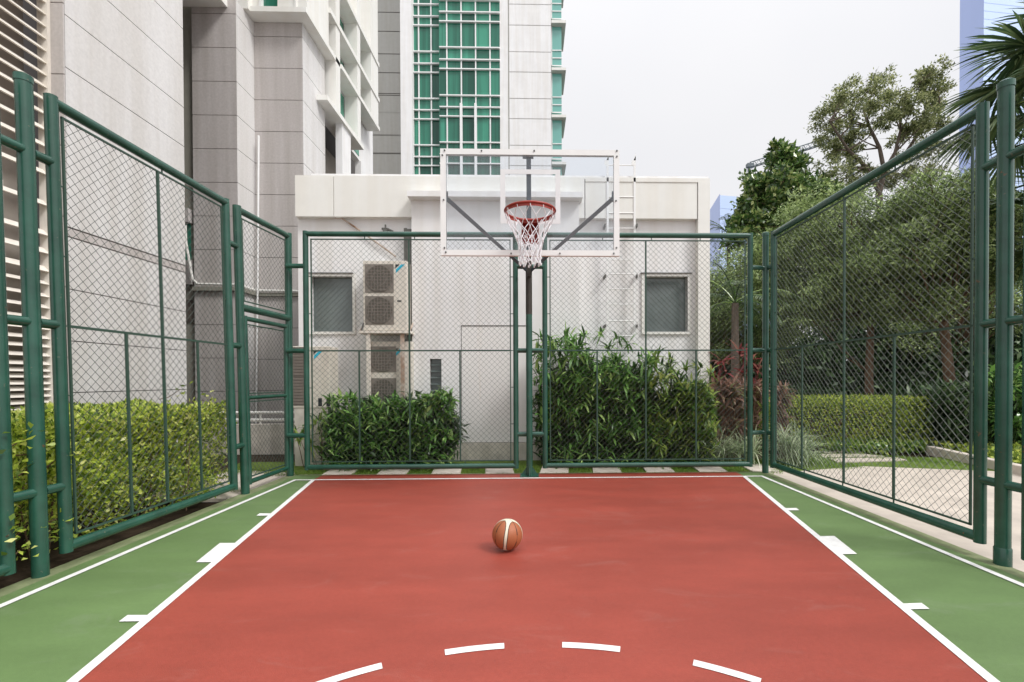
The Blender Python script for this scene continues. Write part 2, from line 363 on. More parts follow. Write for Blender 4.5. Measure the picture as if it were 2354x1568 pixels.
def blade_arrays(P, D, ln, wd, droop=.5, seg=4):
    """arching strap leaves: seg quads each, drooping under their own weight"""
    n = len(P); ln = np.broadcast_to(ln, n)[:, None]; wd = np.broadcast_to(wd, n)[:, None]; dr = np.broadcast_to(droop, n)[:, None]
    D = unit(D); side = unit(np.cross(D, np.array([0, 0, 1.])+NP.normal(size=(n, 3))*.25))
    V = np.empty((n, seg+1, 2, 3)); c = P.copy(); d = D.copy()
    prof = [.45]+[.9+.1*math.sin(math.pi*i/seg) if i < seg-1 else .7 for i in range(1, seg)]+[.05]
    for i in range(seg+1):
        V[:, i, 0] = c-side*wd*.5*prof[i]; V[:, i, 1] = c+side*wd*.5*prof[i]
        c = c+d*ln/seg; d = unit(d+np.array([0, 0, -1.])*dr/seg)
    base = np.arange(n)[:, None, None]*(seg+1)*2; k = np.arange(seg)[None, :, None]*2
    F = base+k+np.array([0, 1, 3, 2])[None, None, :]
    return V.reshape(-1, 3), F.reshape(-1, 4)
def cat_arrays(L_):
    Vs = []; Fs = []; o = 0
    for V, F in L_: Vs.append(V); Fs.append(F+o); o += len(V)
    return np.concatenate(Vs), np.concatenate(Fs)
def rand_dirs(n, up=0.): 
    d = NP.normal(size=(n, 3)); d[:, 2] += up; return unit(d)

# ------------------------------------------------------------------ ground
g = MB().poly([(-60, -20, -.06), (90, -20, -.06), (90, 160, -.06), (-60, 160, -.06)])
structure(g.build('ground', M['soil']))
def sheet(name, pts, z, m_, zb=None):
    b = MB(); zb = z-.03 if zb is None else zb
    b.prism([(x, y, zb) for x, y in pts], (0, 0, z-zb)); return structure(b.build(name, m_))
sheet('court_edge', [(-3.50, -9), (3.46, -9), (3.46, .34), (-3.50, .40)], -.004, M['edge'], -.05)
sheet('court', [(-3.36, -9), (3.33, -9), (3.33, .27), (-3.36, .31)], 0, M['green'], -.04)
k = 1.2/5.8
def lane(y): return 3+k*y
structure(MB().poly([(-lane(-8.9)+.02, -8.9, .003), (lane(-8.9)-.02, -8.9, .003), (2.98, 0, .003), (2.98, .27, .003), (-2.98, .30, .003), (-2.98, 0, .003)]).build('painted_key', M['red']))
ln = MB(); z = .006
ln.poly([(-3.24, -.05, z), (3.24, -.05, z), (3.24, 0, z), (-3.24, 0, z)])
ln.poly([(-3.24, -9, z), (-3.19, -9, z), (-3.19, -.05, z), (-3.24, -.05, z)])
ln.poly([(3.19, -9, z), (3.24, -9, z), (3.24, -.05, z), (3.19, -.05, z)])
for s_ in (-1, 1):
    q = [(s_*lane(-.05), -.05, z), (s_*(lane(-.05)-.054), -.05, z), (s_*(lane(-5.8)-.054), -5.8, z), (s_*lane(-5.8), -5.8, z)]
    ln.poly(q if s_ > 0 else q[::-1])
    for y0, y1 in ((-1.63, -1.71), (-2.50, -2.91), (-3.70, -3.77)):
        q = [(s_*lane(y0), y0, z), (s_*(lane(y0)+(.115 if y1-y0 > -.2 else .125)), y0+.004, z), (s_*(lane(y1)+.115), y1, z), (s_*lane(y1), y1, z)]
        ln.poly(q[::-1] if s_ > 0 else q)
def arc(a0, a1, r0, r1, cy, n=14):
    o = [(r1*math.cos(math.radians(a0+(a1-a0)*i/n)), cy+r1*math.sin(math.radians(a0+(a1-a0)*i/n)), z) for i in range(n+1)]
    i_ = [(r0*math.cos(math.radians(a0+(a1-a0)*i/n)), cy+r0*math.sin(math.radians(a0+(a1-a0)*i/n)), z) for i in range(n+1)]
    for j in range(n): ln.poly([i_[j], o[j], o[j+1], i_[j+1]])
def ang(px, py):
    p = gz(px, py); return math.degrees(math.atan2(p[1]+5.836, p[0]))
sc_ = 2354/3753
for (xa, ya), (xb, yb) in (((2274*sc_, 2374*sc_), (2060.8*sc_, 2356*sc_)), ((1847.4*sc_, 2359.5*sc_), (1629.5*sc_, 2385.5*sc_))):
    arc(ang(xa, ya), ang(xb, yb), 1.742, 1.792, -5.836)
wd_ = abs(ang(2274*sc_, 2374*sc_)-ang(2060.8*sc_, 2356*sc_))
a1 = ang(2542.6*sc_, 2424*sc_); arc(a1-wd_, a1, 1.742, 1.792, -5.836)
a1 = ang(1397.6*sc_, 2432*sc_); arc(a1, a1+wd_, 1.742, 1.792, -5.836)
arc(180, 360, 1.742, 1.792, -5.836, 60)
structure(ln.build('court_lines', M['line']))
# beige paving and lawn outside the court
sheet('paving', [(3.465, -9), (9.6, -9), (9.6, .1), (6.9, .25), (5.2, .72), (4.1, .42), (3.465, .30)], -.012, M['paving'], -.05)
sheet('paved_strip', [(-4.6, -.95), (-3.505, -.95), (-3.505, .55), (-4.6, .85)], -.012, M['concrete'], -.05)
sheet('lawn', [(-4.6, .30), (3.44, .27), (4.1, .40), (5.2, .72), (6.9, .25), (9.6, .1), (12, 1.6), (4.5, 1.5), (-4.9, 1.56)], -.02, mat('lawn soil', (.10, .15, .03), .9, .1, var=.3, scale=14), -.05)

# ------------------------------------------------------------------ fence
ZT, ZB = 3.415, .135            # centre lines of the top and bottom pipe
def smooth01(t): t = max(0., min(1., t)); return t*t*(3-2*t)
def T_left(a, z, n):            # the left side leans outward a little
    l_ = .02*(1-smooth01((a+.75)/1.0)); return (-3.45-l_*z-n, a, z)
def T_right(a, z, n): return (3.45+n, a, z)
def T_front(a, z, n): return (a, .2+n, z)
def bars(T, mb, segs, wz, wn):
    """flat bars in the panel plane; segs = (a0,z0,a1,z1)"""
    for a0, z0, a1, z1 in segs:
        h = wz/2
        if abs(a1-a0) > abs(z1-z0): c = [(a0, z0-h), (a1, z1-h), (a1, z1+h), (a0, z0+h)]
        else: c = [(a0-h, z0), (a0+h, z0), (a1+h, z1), (a1-h, z1)]
        vs = [T(a, z, n) for n in (-wn/2, wn/2) for a, z in c]
        mb.add(vs, [(3, 2, 1, 0), (4, 5, 6, 7), (0, 1, 5, 4), (1, 2, 6, 5), (2, 3, 7, 6), (3, 0, 4, 7)])
def chain(T, a0, a1, z0, z1, pitch=.078, r=.0021):
    """woven wire: two families of diagonals, zigzag in depth where they hook"""
    mb = MB(); W_, H_ = a1-a0, z1-z0; P = pitch*1.0
    for fam in (1, -1):
        kk = -H_
        while kk < W_:
            kk += P
            # line a = kk + t (fam 1) rising, or mirrored
            t0 = max(0, -kk); t1 = min(H_, W_-kk)
            if t1-t0 < .02: continue
            n_ = max(1, int((t1-t0)/.45)); pts = []
            for i in range(n_+1):
                t = t0+(t1-t0)*i/n_; a = kk+t; a = a0+a if fam > 0 else a1-a
                pts.append(np.array(T(a, z0+t, .002*fam)))
            # thin three sided wire
            d = unit(pts[-1]-pts[0]); nn = unit(np.array(T(a0, z0, 1.))-np.array(T(a0, z0, 0.))); u = np.cross(d, nn)
            vs = []; fs = []
            for p in pts:
                for j in range(3):
                    th = 2*math.pi*j/3; vs.append(p+(u*math.cos(th)+nn*math.sin(th))*r)
            for i in range(n_):
                for j in range(3): fs.append((i*3+j, i*3+(j+1) % 3, (i+1)*3+(j+1) % 3, (i+1)*3+j))
            mb.add(vs, fs)
    return mb
def frame_pipes(T, mb, a0, a1, z0, z1, r, feet=False):
    P = lambda a, z: T(a, z, 0)
    mb.tube([P(a0, z1), P(a1, z1)], r, 14); mb.tube([P(a0, z0), P(a1, z0)], r, 14)
    e = r
    for a in (a0, a1): mb.tube([P(a, -.02 if feet else z0-e), P(a, (z0+z1)/2), P(a, z1+e)], r, 14)
def panel(T, name, a0, a1, full, halves, label, anchor, r=.040, mid=1.775, ends=(True, True), stub0=None, stub1=None):
    root = thing(name, anchor, label, 'fence', 'green pipe fences of chain link round the court')
    mb = MB(); frame_pipes(T, mb, a0, a1, ZB, ZT, r); mb.build('pipe_frame', M['pipe'], root, smooth=True)
    b0, b1, c0, c1 = a0+r+.038, a1-r-.038, ZB+r+.038, ZT-r-.038
    fb = MB(); bars(T, fb, [(b0-.0075, c0, b1+.0075, c0), (b0-.0075, c1, b1+.0075, c1), (b0, c0, b0, c1), (b1, c0, b1, c1)], .015, .014)
    n_ = int((b1-b0)/.62)
    for i in range(1, n_): 
        a = b0+(b1-b0)*i/n_+.05; bars(T, fb, [(a, c1, a, c1+.045), (a, c0-.045, a, c0)], .012, .008)
    for i in range(1, 6):
        zz = c0+(c1-c0)*i/6; bars(T, fb, [(b0-.045, zz, b0, zz), (b1, zz, b1+.045, zz)], .010, .008)
    fb.build('inner_frame', M['bar'], root)
    rb = MB(); bars(T, rb, [(b0, mid, b1, mid)], .020, .018); rb.build('mid_rail', M['bar'], root)
    for a in full: bars(T, (q := MB()), [(a, c0, a, c1)], .020, .019); q.build('mullion', M['bar'], root)
    for a in halves: bars(T, (q := MB()), [(a, c0, a, mid-.01)], .020, .017); q.build('mullion', M['bar'], root)
    chain(T, b0, b1, c0, c1).build('chain_link', M['wire'], root)
    for st in (stub0, stub1):
        if st:
            for zz in (.585, 1.775, 2.965):
                MB().tube([T(st[0], zz, 0), T(st[1], zz, 0)], .034, 12).build('connector', M['pipe'], root, smooth=True)
    return root
def post(T, a, ztop, label, anchor, r=.047, cap=True, collar=False):
    root = thing('fence_post', anchor, label, 'fence post', 'green pipe posts standing between the fence panels')
    MB().tube([T(a, -.03, 0), T(a, 1.2, 0), T(a, 2.4, 0), T(a, ztop, 0)], r, 18).build('pole', M['pipe'], root, smooth=True)
    if cap:
        q = np.array(T(a, ztop, 0)); MB().tube([q-(0, 0, .035), q+(0, 0, .010), q+(0, 0, .022)], [r+.0045, r+.0045, r-.012], 18).build('cap', M['pipe'], root, smooth=True)
    if collar:
        q = np.array(T(a, .0, 0)); MB().tube([q-(0, 0, .02), q+(0, 0, .115), q+(0, 0, .125)], [r+.006, r+.006, r+.001], 18).build('collar', M['pipe'], root, smooth=True)
    return root
panel(T_left, 'chain_link_fence', -2.915, -.955, [-1.94], [-2.34, -1.48], 'chain link panel in front of the yellow green hedge, beside the gate', (-3.45, -1.94, 0), stub0=(-2.93, -3.06), stub1=(-.94, -.76))
panel(T_left, 'chain_link_fence', -5.2, -3.305, [-4.25], [-4.7, -3.8], 'partly seen chain link panel running out of the picture on the louvre side', (-3.45, -4.25, 0), stub1=(-3.29, -3.12))
panel(T_right, 'chain_link_fence', -2.945, .115, [-1.38], [-.585, -2.09], 'chain link panel before the trees and beige paving', (3.45, -1.4, 0), stub0=(-2.96, -3.09))
panel(T_right, 'chain_link_fence', -6.2, -3.30, [-4.75], [-4.0, -5.5], 'partly seen chain link panel running out of the picture on the garden side', (3.45, -4.75, 0), stub1=(-3.29, -3.15))
panel(T_front, 'chain_link_fence', -3.155, -.215, [-1.715], [-2.42, -1.005], 'chain link panel in front of the air conditioners and low bush', (-1.7, .2, 0), r=.037, stub0=(-3.42, -3.17), stub1=(-.20, -.03))
panel(T_front, 'chain_link_fence', .20, 3.155, [1.645], [.945, 2.37], 'chain link panel in front of the tall leafy shrubs and wall ladder', (1.7, .2, 0), r=.037, stub0=(-.02, .19))
post(T_left, -3.10, 3.47, 'capped green post near the louvred wall, hedge leaves round its foot', T_left(-3.10, 0, 0))
post(T_right, -3.12, 3.50, 'capped green post with a collar at its foot, before the palm', T_right(-3.12, 0, 0), collar=True)
cp = post(lambda a, z, n: (3.405, a, z), .25, 3.46, 'corner post beside the crimson plants, joined to two panels', (3.405, .25, 0), r=.044)
for zz in (.585, 1.775, 2.965):
    MB().tube([(3.17, .2, zz), (3.405, .25, zz), (3.45, .13, zz)], .033, 12).build('connector', M['pipe'], cp, smooth=True)
# gate
gt = thing('gate', (-3.45, -.2, 0), 'pipe gate with a mesh leaf and mesh panel above, beside the white downpipe', 'gate')
mb = MB(); g0, g1 = -.745, .31
mb.tube([T_left(g0, ZT, 0), T_left(-.3, ZT, 0), T_left(0, ZT, 0), T_left(g1, ZT, 0)], .04, 14)
mb.tube([T_left(g0, 2.245, 0), T_left(-.2, 2.245, 0), T_left(g1, 2.245, 0)], .045, 14)
for a in (g0, g1): mb.tube([T_left(a, -.03, 0), T_left(a, 1.7, 0), T_left(a, ZT+.04, 0)], .047, 16)
mb.build('gate_frame', M['pipe'], gt, smooth=True)
lf = MB(); h0, h1 = g0+.085, g1-.085
for zz in (.12, 2.12): lf.tube([T_left(h0, zz, 0), T_left(-.2, zz, 0), T_left(h1, zz, 0)], .03, 12)
for a in (h0, h1): lf.tube([T_left(a, .09, 0), T_left(a, 1.1, 0), T_left(a, 2.15, 0)], .03, 12)
lf.tube([T_left(h0, 1.15, 0), T_left(h1, 1.15, 0)], .024, 12)
gl_ = lf.build('gate_leaf', M['pipe'], gt, smooth=True)
chain(T_left, h0+.04, h1-.04, .18, 2.06).build('leaf_mesh', M['wire'], gl_)
q = MB(); bars(T_left, q, [(h0+.04, .18, h1-.04, .18), (h0+.04, 2.05, h1-.04, 2.05), (h0+.04, .18, h0+.04, 2.05), (h1-.04, .18, h1-.04, 2.05), (h0+.04, 1.20, h1-.04, 1.20), (h0+.04, 1.10, h1-.04, 1.10)], .014, .014)
q.build('leaf_bars', M['bar'], gl_)
chain(T_left, g0+.085, g1-.085, 2.33, 3.33).build('upper_mesh', M['wire'], gt)
q = MB(); bars(T_left, q, [(g0+.085, 2.33, g1-.085, 2.33), (g0+.085, 3.33, g1-.085, 3.33), (g0+.085, 2.33, g0+.085, 3.33), (g1-.085, 2.33, g1-.085, 3.33)], .014, .014)
q.build('upper_bars', M['bar'], gt)

# ------------------------------------------------------------------ hoop
hp = thing('basketball_hoop', (-.025, .155, 0), 'basketball hoop with clear backboard, red rim and white net on a green pole', 'basketball hoop')
PX, PY = -.025, .155
MB().tube([(PX, PY, .0), (PX, PY, 1.2), (PX, PY, 2.28)], .045, 18).build('pole', M['pipe'], hp, smooth=True)
MB().tube([(PX, PY, 2.28), (PX, PY, 3.02)], .0455, 18).build('upper_pole', M['darkpole'], hp, smooth=True)
fl = MB(); fl.box(PX-.13, PX+.13, PY-.12, PY+.12, 0, .012)
for dx, dy in ((1, 0), (-1, 0), (0, 1), (0, -1)):
    nx, ny = -dy*.004, dx*.004
    fl.prism([(PX+dx*.04+nx, PY+dy*.04+ny, .012), (PX+dx*.12+nx, PY+dy*.12+ny, .012), (PX+dx*.04+nx, PY+dy*.04+ny, .13)], (-2*nx, -2*ny, 0))
fl.build('base_flange', M['pipe'], hp)
YB = -1.70
bl, tp = gy(1012, 342, YB), 0
x0, x1 = -.909, .902; zb_, zt_ = 2.618, 3.690
bb = MB(); bw = .056
bb.box(x0, x1, YB-.004, YB+.036, zt_-bw, zt_); bb.box(x0, x1, YB-.004, YB+.036, zb_, zb_+bw)
bb.box(x0, x0+bw, YB-.004, YB+.036, zb_+bw, zt_-bw); bb.box(x1-bw, x1, YB-.004, YB+.036, zb_+bw, zt_-bw)
bd = MB().box(x0+bw-.003, x1-bw+.003, YB, YB+.012, zb_+bw-.003, zt_-bw+.003).build('backboard', M['acrylic'], hp)
bb.build('board_frame', M['wpaint'], bd)
tg = MB(); yt = YB-.003
a, b = gy(1150, 389, yt), gy(1288, 400, yt); tz = a[2]
zl = 2.94; tw = .05
tg.box(a[0], b[0], yt, yt+.002, tz-.047, tz); tg.box(a[0], b[0], yt, yt+.002, zl, zl+.047)
tg.box(a[0], a[0]+tw, yt, yt+.002, zl+.047, tz-.047); tg.box(b[0]-tw, b[0], yt, yt+.002, zl+.047, tz-.047)
tg.build('target_square', M['tape'], bd)
for px, py in ((1022, 346), (1017, 357), (1107, 347), (1228, 347), (1418, 347), (1418, 360), (1020, 460), (1416, 462), (1025, 580), (1022, 570), (1175, 583), (1287, 583), (1417, 570), (1411, 583)):
    p = gy(px, py, YB-.004); MB().tube([p-(0, .008, 0), p+(0, .001, 0)], .0085, 8).build('bolt', M['bolt'], bd)
rc = np.array([-.007, YB-.372, 2.934]); RR = .233
rm = MB(); rm.torus(rc, RR, .0115, 64, 10)
rim = rm.build('rim', M['rimred'], hp, smooth=True)
ap = MB()                        # sheet apron under the near half of the ring and the bracket to the board
n_ = 40
for i in range(n_):
    a0, a1 = math.radians(180+180*i/n_), math.radians(180+180*(i+1)/n_)
for i in range(36):
    a0, a1 = 2*math.pi*i/36, 2*math.pi*(i+1)/36
    p = [(rc[0]+RR*math.cos(a), rc[1]+RR*math.sin(a)) for a in (a0, a1)]
    q_ = [(rc[0]+(RR-.003)*math.cos(a), rc[1]+(RR-.003)*math.sin(a)) for a in (a0, a1)]
    ap.add([(*p[0], rc[2]-.006), (*p[1], rc[2]-.006), (*p[1], rc[2]-.032), (*p[0], rc[2]-.032), (*q_[0], rc[2]-.006), (*q_[1], rc[2]-.006), (*q_[1], rc[2]-.032), (*q_[0], rc[2]-.032)],
           [(0, 3, 2, 1), (4, 5, 6, 7), (3, 7, 6, 2)])
ap.build('rim_band', M['rimred'], rim)
br = MB()
br.box(rc[0]-.085, rc[0]+.085, YB-.014, YB-.0045, rc[2]-.20, rc[2]+.02)
br.prism([(rc[0]-.085, YB-.014, rc[2]-.01), (rc[0]+.085, YB-.014, rc[2]-.01), (rc[0]+.10, rc[1]+RR-.03, rc[2]-.012), (rc[0]-.10, rc[1]+RR-.03, rc[2]-.012)], (0, 0, .006))
for s_ in (-1, 1):
    br.prism([(rc[0]+s_*.078, YB-.014, rc[2]-.012), (rc[0]+s_*.078, rc[1]+RR-.01, rc[2]-.012), (rc[0]+s_*.078, YB-.014, rc[2]-.19)], (s_*.006, 0, 0))
br.build('rim_bracket', M['rimred'], rim)
nt_ = MB(); rows = [(0, RR, -.012), (1, .205, -.10), (2, .155, -.19), (3, .120, -.27), (4, .102, -.35), (5, .098, -.43), (6, .100, -.49)]
for s_ in range(12):
    for sg in (1, -1):
        pts = []
        for i, r_, dz in rows:
            a = 2*math.pi*(s_+sg*(i % 2)*.5*(1 if True else 0))/12 if i < 2 else 2*math.pi*(s_+sg*.5*(i % 2))/12
            j = R_.uniform(-.006, .006)
            pts.append(rc+np.array([(r_+j)*math.cos(a), (r_+j)*math.sin(a), dz+R_.uniform(-.008, .008)]))
        nt_.tube(pts, .0042, 5)
    a = 2*math.pi*s_/12
    nt_.tube([rc+np.array([RR*math.cos(a), RR*math.sin(a), .0]), rc+np.array([(RR-.004)*math.cos(a+.03), (RR-.004)*math.sin(a+.03), -.04])], .005, 5)
    for kz, kr in ((-.43, .100), (-.49, .101), (-.35, .104), (-.27, .122)):
        a = 2*math.pi*(s_+.25)/12; c = rc+np.array([kr*math.cos(a), kr*math.sin(a), kz]); nt_.tube([c-(0, 0, .012), c+(0, 0, .012)], .0075, 5)
nt_.build('net', M['net'], rim)
MB().box(PX-.018, PX+.03, YB+.036, YB+.075, zb_+.02, zt_-.012).build('rear_upright', M['grey'], hp)
MB().box(PX-.055, PX+.055, YB+.036, YB+.046, zt_-.075, zt_-.045).build('upright_plate', M['grey'], hp)
ar = MB(); ar.box(PX-.028, PX+.028, YB+.075, PY, 2.80, 2.87); ar.build('arm', M['grey'], hp)
for sx, px in ((-1, 1023), (1, 1413)):
    e = gy(px, 453, YB+.06); c = np.array([PX+sx*.03, PY, 2.90])
    MB().tube([e, c], .029, 4).build('brace', M['grey'], hp)
    MB().box(e[0]-.03, e[0]+.03, YB+.036, YB+.066, e[2]-.05, e[2]+.05).build('brace_plate', M['grey'], hp)

# ------------------------------------------------------------------ ball
def ball():
    Rb = .121; c = np.array([-.197, -2.735, Rb+.009]); nu, nv = 256, 160
    th = np.linspace(0, math.pi, nv); ph = np.linspace(0, 2*math.pi, nu, endpoint=False)
    T_, P_ = np.meshgrid(th, ph, indexing='ij')
    u = np.stack([np.sin(T_)*np.cos(P_), np.sin(T_)*np.sin(P_), np.cos(T_)], -1).reshape(-1, 3)
    r = np.hypot(u[:, 0], u[:, 1]); lon = np.arctan2(u[:, 1], u[:, 0])
    q = math.pi/2; l0 = (lon+q/2) % q-q/2
    wb = .098+.30*np.exp(-(r/.40)**2)
    d = r*np.abs(np.sin(l0)); dm = np.abs(r*np.sin(l0-np.sign(l0)*q/2))
    col = np.tile(np.array(lin(158, 92, 58)), (len(u), 1))
    spk = 1+.10*NP.normal(size=len(u))[:, None]*.5; col = col*spk
    seam = (dm < .024) & (r > .32); white = d < wb; edge = np.abs(d-wb) < .024
    col[white] = lin(214, 206, 184)
    cap = white & ((np.abs(u[:, 0]*.7+u[:, 1]*.7) < .011)) & (r < .3)
    col[seam] = lin(34, 22, 16); col[edge] = lin(52, 40, 28); col[cap] = lin(70, 66, 56)
    hgt = np.where(seam | edge, -.0012, 0.)
    Rm = np.array(Matrix.Rotation(math.radians(7), 3, 'Y') @ Matrix.Rotation(math.radians(-3), 3, 'X') @ Matrix.Rotation(math.radians(-4), 3, 'Z'))
    V = (u*(Rb+hgt)[:, None]) @ Rm.T
    me = bpy.data.meshes.new('basketball'); F = []
    for i in range(nv-1):
        for j in range(nu): F.append((i*nu+j, (i+1)*nu+j, (i+1)*nu+(j+1) % nu, i*nu+(j+1) % nu))
    me.from_pydata(V.tolist(), [], F)
    at = me.color_attributes.new('panels', 'FLOAT_COLOR', 'POINT')
    at.data.foreach_set('color', np.concatenate([np.clip(col, 0, 1), np.ones((len(u), 1))], 1).astype(np.float32).ravel())
    Mt = mat('ball leather', (.5, .2, .1), .5, .45); t = Mt.node_tree; p = t.nodes['Principled BSDF']
    va = N(t, 'ShaderNodeVertexColor'); va.layer_name = 'panels'; t.links.new(va.outputs[0], p.inputs['Base Color'])
    vo = N(t, 'ShaderNodeTexVoronoi'); vo.inputs['Scale'].default_value = 260; bu = N(t, 'ShaderNodeBump'); bu.inputs['Strength'].default_value = .25; bu.inputs['Distance'].default_value = .002
    t.links.new(vo.outputs['Distance'], bu.inputs['Height']); t.links.new(bu.outputs[0], p.inputs['Normal'])
    me.materials.append(Mt); me.polygons.foreach_set('use_smooth', [True]*len(F)); me.update()
    o = bpy.data.objects.new('basketball', me); COL.objects.link(o); o.location = c
    tag(o, 'worn orange basketball with white stripes resting on the red court', 'basketball')
ball()

# ------------------------------------------------------------------ white house behind the fence
YW, YF, YX = 1.78, 1.65, 1.58          # wall, fascia and bay front planes
hs_ = thing('service_house', (-.4, 1.8, 0), 'low white flat roofed service house behind the far fence', 'building')
W = lambda px, py, Y: gy(px, py, Y)
fl_, fr_ = W(678, 404, YF), W(1632, 404, YF); ztop = fl_[2]+.01; zfb = W(800, 498, YF)[2]
wl, wr = W(686, 700, YW)[0], fr_[0]-.004
bxl, bxr = W(947, 700, YX)[0], W(1332, 700, YX)[0]
win = []
for xa, xb in ((715, 812), (1481, 1580)):
    a, b = W(xa, 636, YW), W(xb, 763, YW); win.append((a[0], b[0], b[2], a[2]))
def wall_with_holes(mb, x0, x1, y0, y1, z0, z1, holes):
    xs = sorted({x0, x1, *[h[0] for h in holes], *[h[1] for h in holes]})
    for i in range(len(xs)-1):
        cs = [h for h in holes if h[0] <= xs[i]+1e-6 and h[1] >= xs[i+1]-1e-6]
        zc = z0
        for h in sorted(cs, key=lambda h: h[2]):
            if h[2] > zc: mb.box(xs[i], xs[i+1], y0, y1, zc, h[2])
            zc = h[3]
        if zc < z1: mb.box(xs[i], xs[i+1], y0, y1, zc, z1)
mb = MB(); wall_with_holes(mb, wl, wr, YW, YW+.22, -.05, zfb+.05, win)
mb.box(wl, wl+.22, YW+.22, YW+3, -.05, zfb+.05); mb.box(wr-.22, wr, YW+.22, YW+3, -.05, zfb+.05); mb.box(wl+.22, wr-.22, YW+2.8, YW+3, -.05, zfb+.05)
mb.build('wall', M['white'], hs_)
fa = MB(); j1 = W(767, 450, YF)[0]
fa.box(fl_[0], j1-.008, YF, YW+3.05, zfb, ztop); fa.box(j1+.008, bxr+.1, YF, YW+3.05, zfb, ztop)
rr_ = W(1605, 450, YF)[0]
fa.box(bxr+.116, rr_-.012, YF+.012, YW+3.05, zfb, ztop-.07); fa.box(bxr+.116, fr_[0], YF, YW+3.05, ztop-.07, ztop)
fa.box(rr_, fr_[0], YF-.002, YW+3.05, -.05, ztop-.07)
fa.box(j1-.008, j1+.008, YF+.02, YW+3, zfb+.01, ztop-.005)
fa.build('fascia', M['cream'], hs_)
cop = MB(); c0 = W(712, 400, YF)[0]; cop.box(c0, fr_[0]-.004, YF+.06, YW+3, ztop, ztop+.055); cop.build('coping', M['white'], hs_)
for x in (W(790, 400, YF)[0], W(1337, 400, YF)[0]): pass
# projecting bay with a slab on top
sz0, sz1 = W(1100, 452, 1.40)[2], W(1100, 439, 1.40)[2]
slot = (W(988, 825, YX)[0], W(1015, 890, YX)[0], W(988, 890, YX)[2]-.18, W(988, 825, YX)[2])
dl, dr_, dz0, dz1 = W(1059, 745, YX)[0], W(1212, 745, YX)[0], W(1060, 1014, YX)[2], W(1060, 748, YX)[2]
mb = MB(); wall_with_holes(mb, bxl, bxr, YX, YX+.18, .28, sz0, [slot, (dl, dr_, .28, dz1)])
by = mb.build('bay', M['white'], hs_)
MB().box(bxl-.004, bxr+.004, YX-.012, YX+.18, -.05, .275).build('plinth', M['plinth'], by)
MB().box(dl+.013, dr_-.013, YX+.012, YX+.05, .285, dz1-.015).build('door', M['stain'], by)
MB().box(dl-.002, dr_+.002, YX+.06, YX+.07, .28, dz1+.002).build('door_gap', M['joint'], by)
f = MB(); f.box(slot[0], slot[1], YX+.09, YX+.10, slot[2], slot[3]); so_ = f.build('slot_window', M['pane'], by)
f = MB()
for i in range(6):
    zz = slot[2]+(slot[3]-slot[2])*i/6; f.prism([(slot[0]+.005, YX+.02, zz), (slot[0]+.005, YX+.075, zz+.03), (slot[0]+.005, YX+.08, zz+.025), (slot[0]+.005, YX+.025, zz-.005)], (slot[1]-slot[0]-.01, 0, 0))
f.build('slot_louvre', M['pane'], so_)
sl0, sl1 = W(936, 445, 1.40)[0], W(1340, 445, 1.40)[0]
MB().box(sl0, sl1, 1.40, YF-.003, sz0, sz1).build('bay_slab', M['white'], by)
# stain below the scupper and down the bay wall comes from a thin streaky wash
for i, (xa, xb, za, zb2) in enumerate(win):
    fr = MB(); t_ = .045
    fr.box(xa-.05, xb+.05, YW-.03, YW+.04, zb2, zb2+.05); fr.box(xa-.05, xb+.05, YW-.035, YW+.04, za-.045, za)
    fr.box(xa-.05, xa, YW-.03, YW+.04, za, zb2); fr.box(xb, xb+.05, YW-.03, YW+.04, za, zb2)
    wn = MB().box(xa, xb, YW+.085, YW+.095, za, zb2).build('window', M['pane'], hs_); fr.build('window_frame', M['cream'], wn)
    MB().box(xa-.07, xb+.02 if i == 0 else xb+.07, YW-.05, YW+.02, zb2+.05, zb2+.062).build('drip_edge', M['bolt'], wn)
# ladder on the wall
lx0, lx1 = W(1397, 600, YW-.12)[0], W(1459, 600, YW-.12)[0]
ld = thing('wall_ladder', ((lx0+lx1)/2, YW-.12, 1.9), 'white cat ladder fixed to the house wall right of the backboard', 'ladder')
lz1 = W(1459, 356, YW-.12)[2]
for x in (lx0, lx1):
    q = MB(); q.box(x-.018, x+.018, YW-.13, YW-.11, 1.95, lz1-.10)
    q.prism([(x-.018, YW-.13, lz1-.10), (x+.018, YW-.13, lz1-.10), (x+.018, YW-.11, lz1), (x+.018, YW-.13, lz1-.02)], (0, .02, 0))
    q.prism([(x-.018, YW-.13, lz1-.10), (x+.018, YW-.13, lz1-.10), (x+.018, YW-.13, lz1+.03)], (0, .02, 0))
    q.box(x-.05, x-.018, YW-.13, YW-.11, lz1-.18, lz1-.10)
    q.build('rail', M['wpaint'], ld)
for py in (380, 417, 453, 490, 525, 597, 630, 665, 700, 738, 772):
    zz = W(1430, py, YW-.12)[2]; MB().tube([(lx0, YW-.12, zz), (lx1, YW-.12, zz)], .010, 8).build('rung', M['wpaint'], ld)
for py in (520, 636, 750):
    zz = W(1430, py, YW-.12)[2]
    for x in (lx0, lx1): MB().box(x-.012-(.05 if x == lx0 else -.03), x+.012-(.05 if x == lx0 else -.03), YF-.05, YW, zz-.025, zz+.025).build('bracket', M['conduit'], ld)
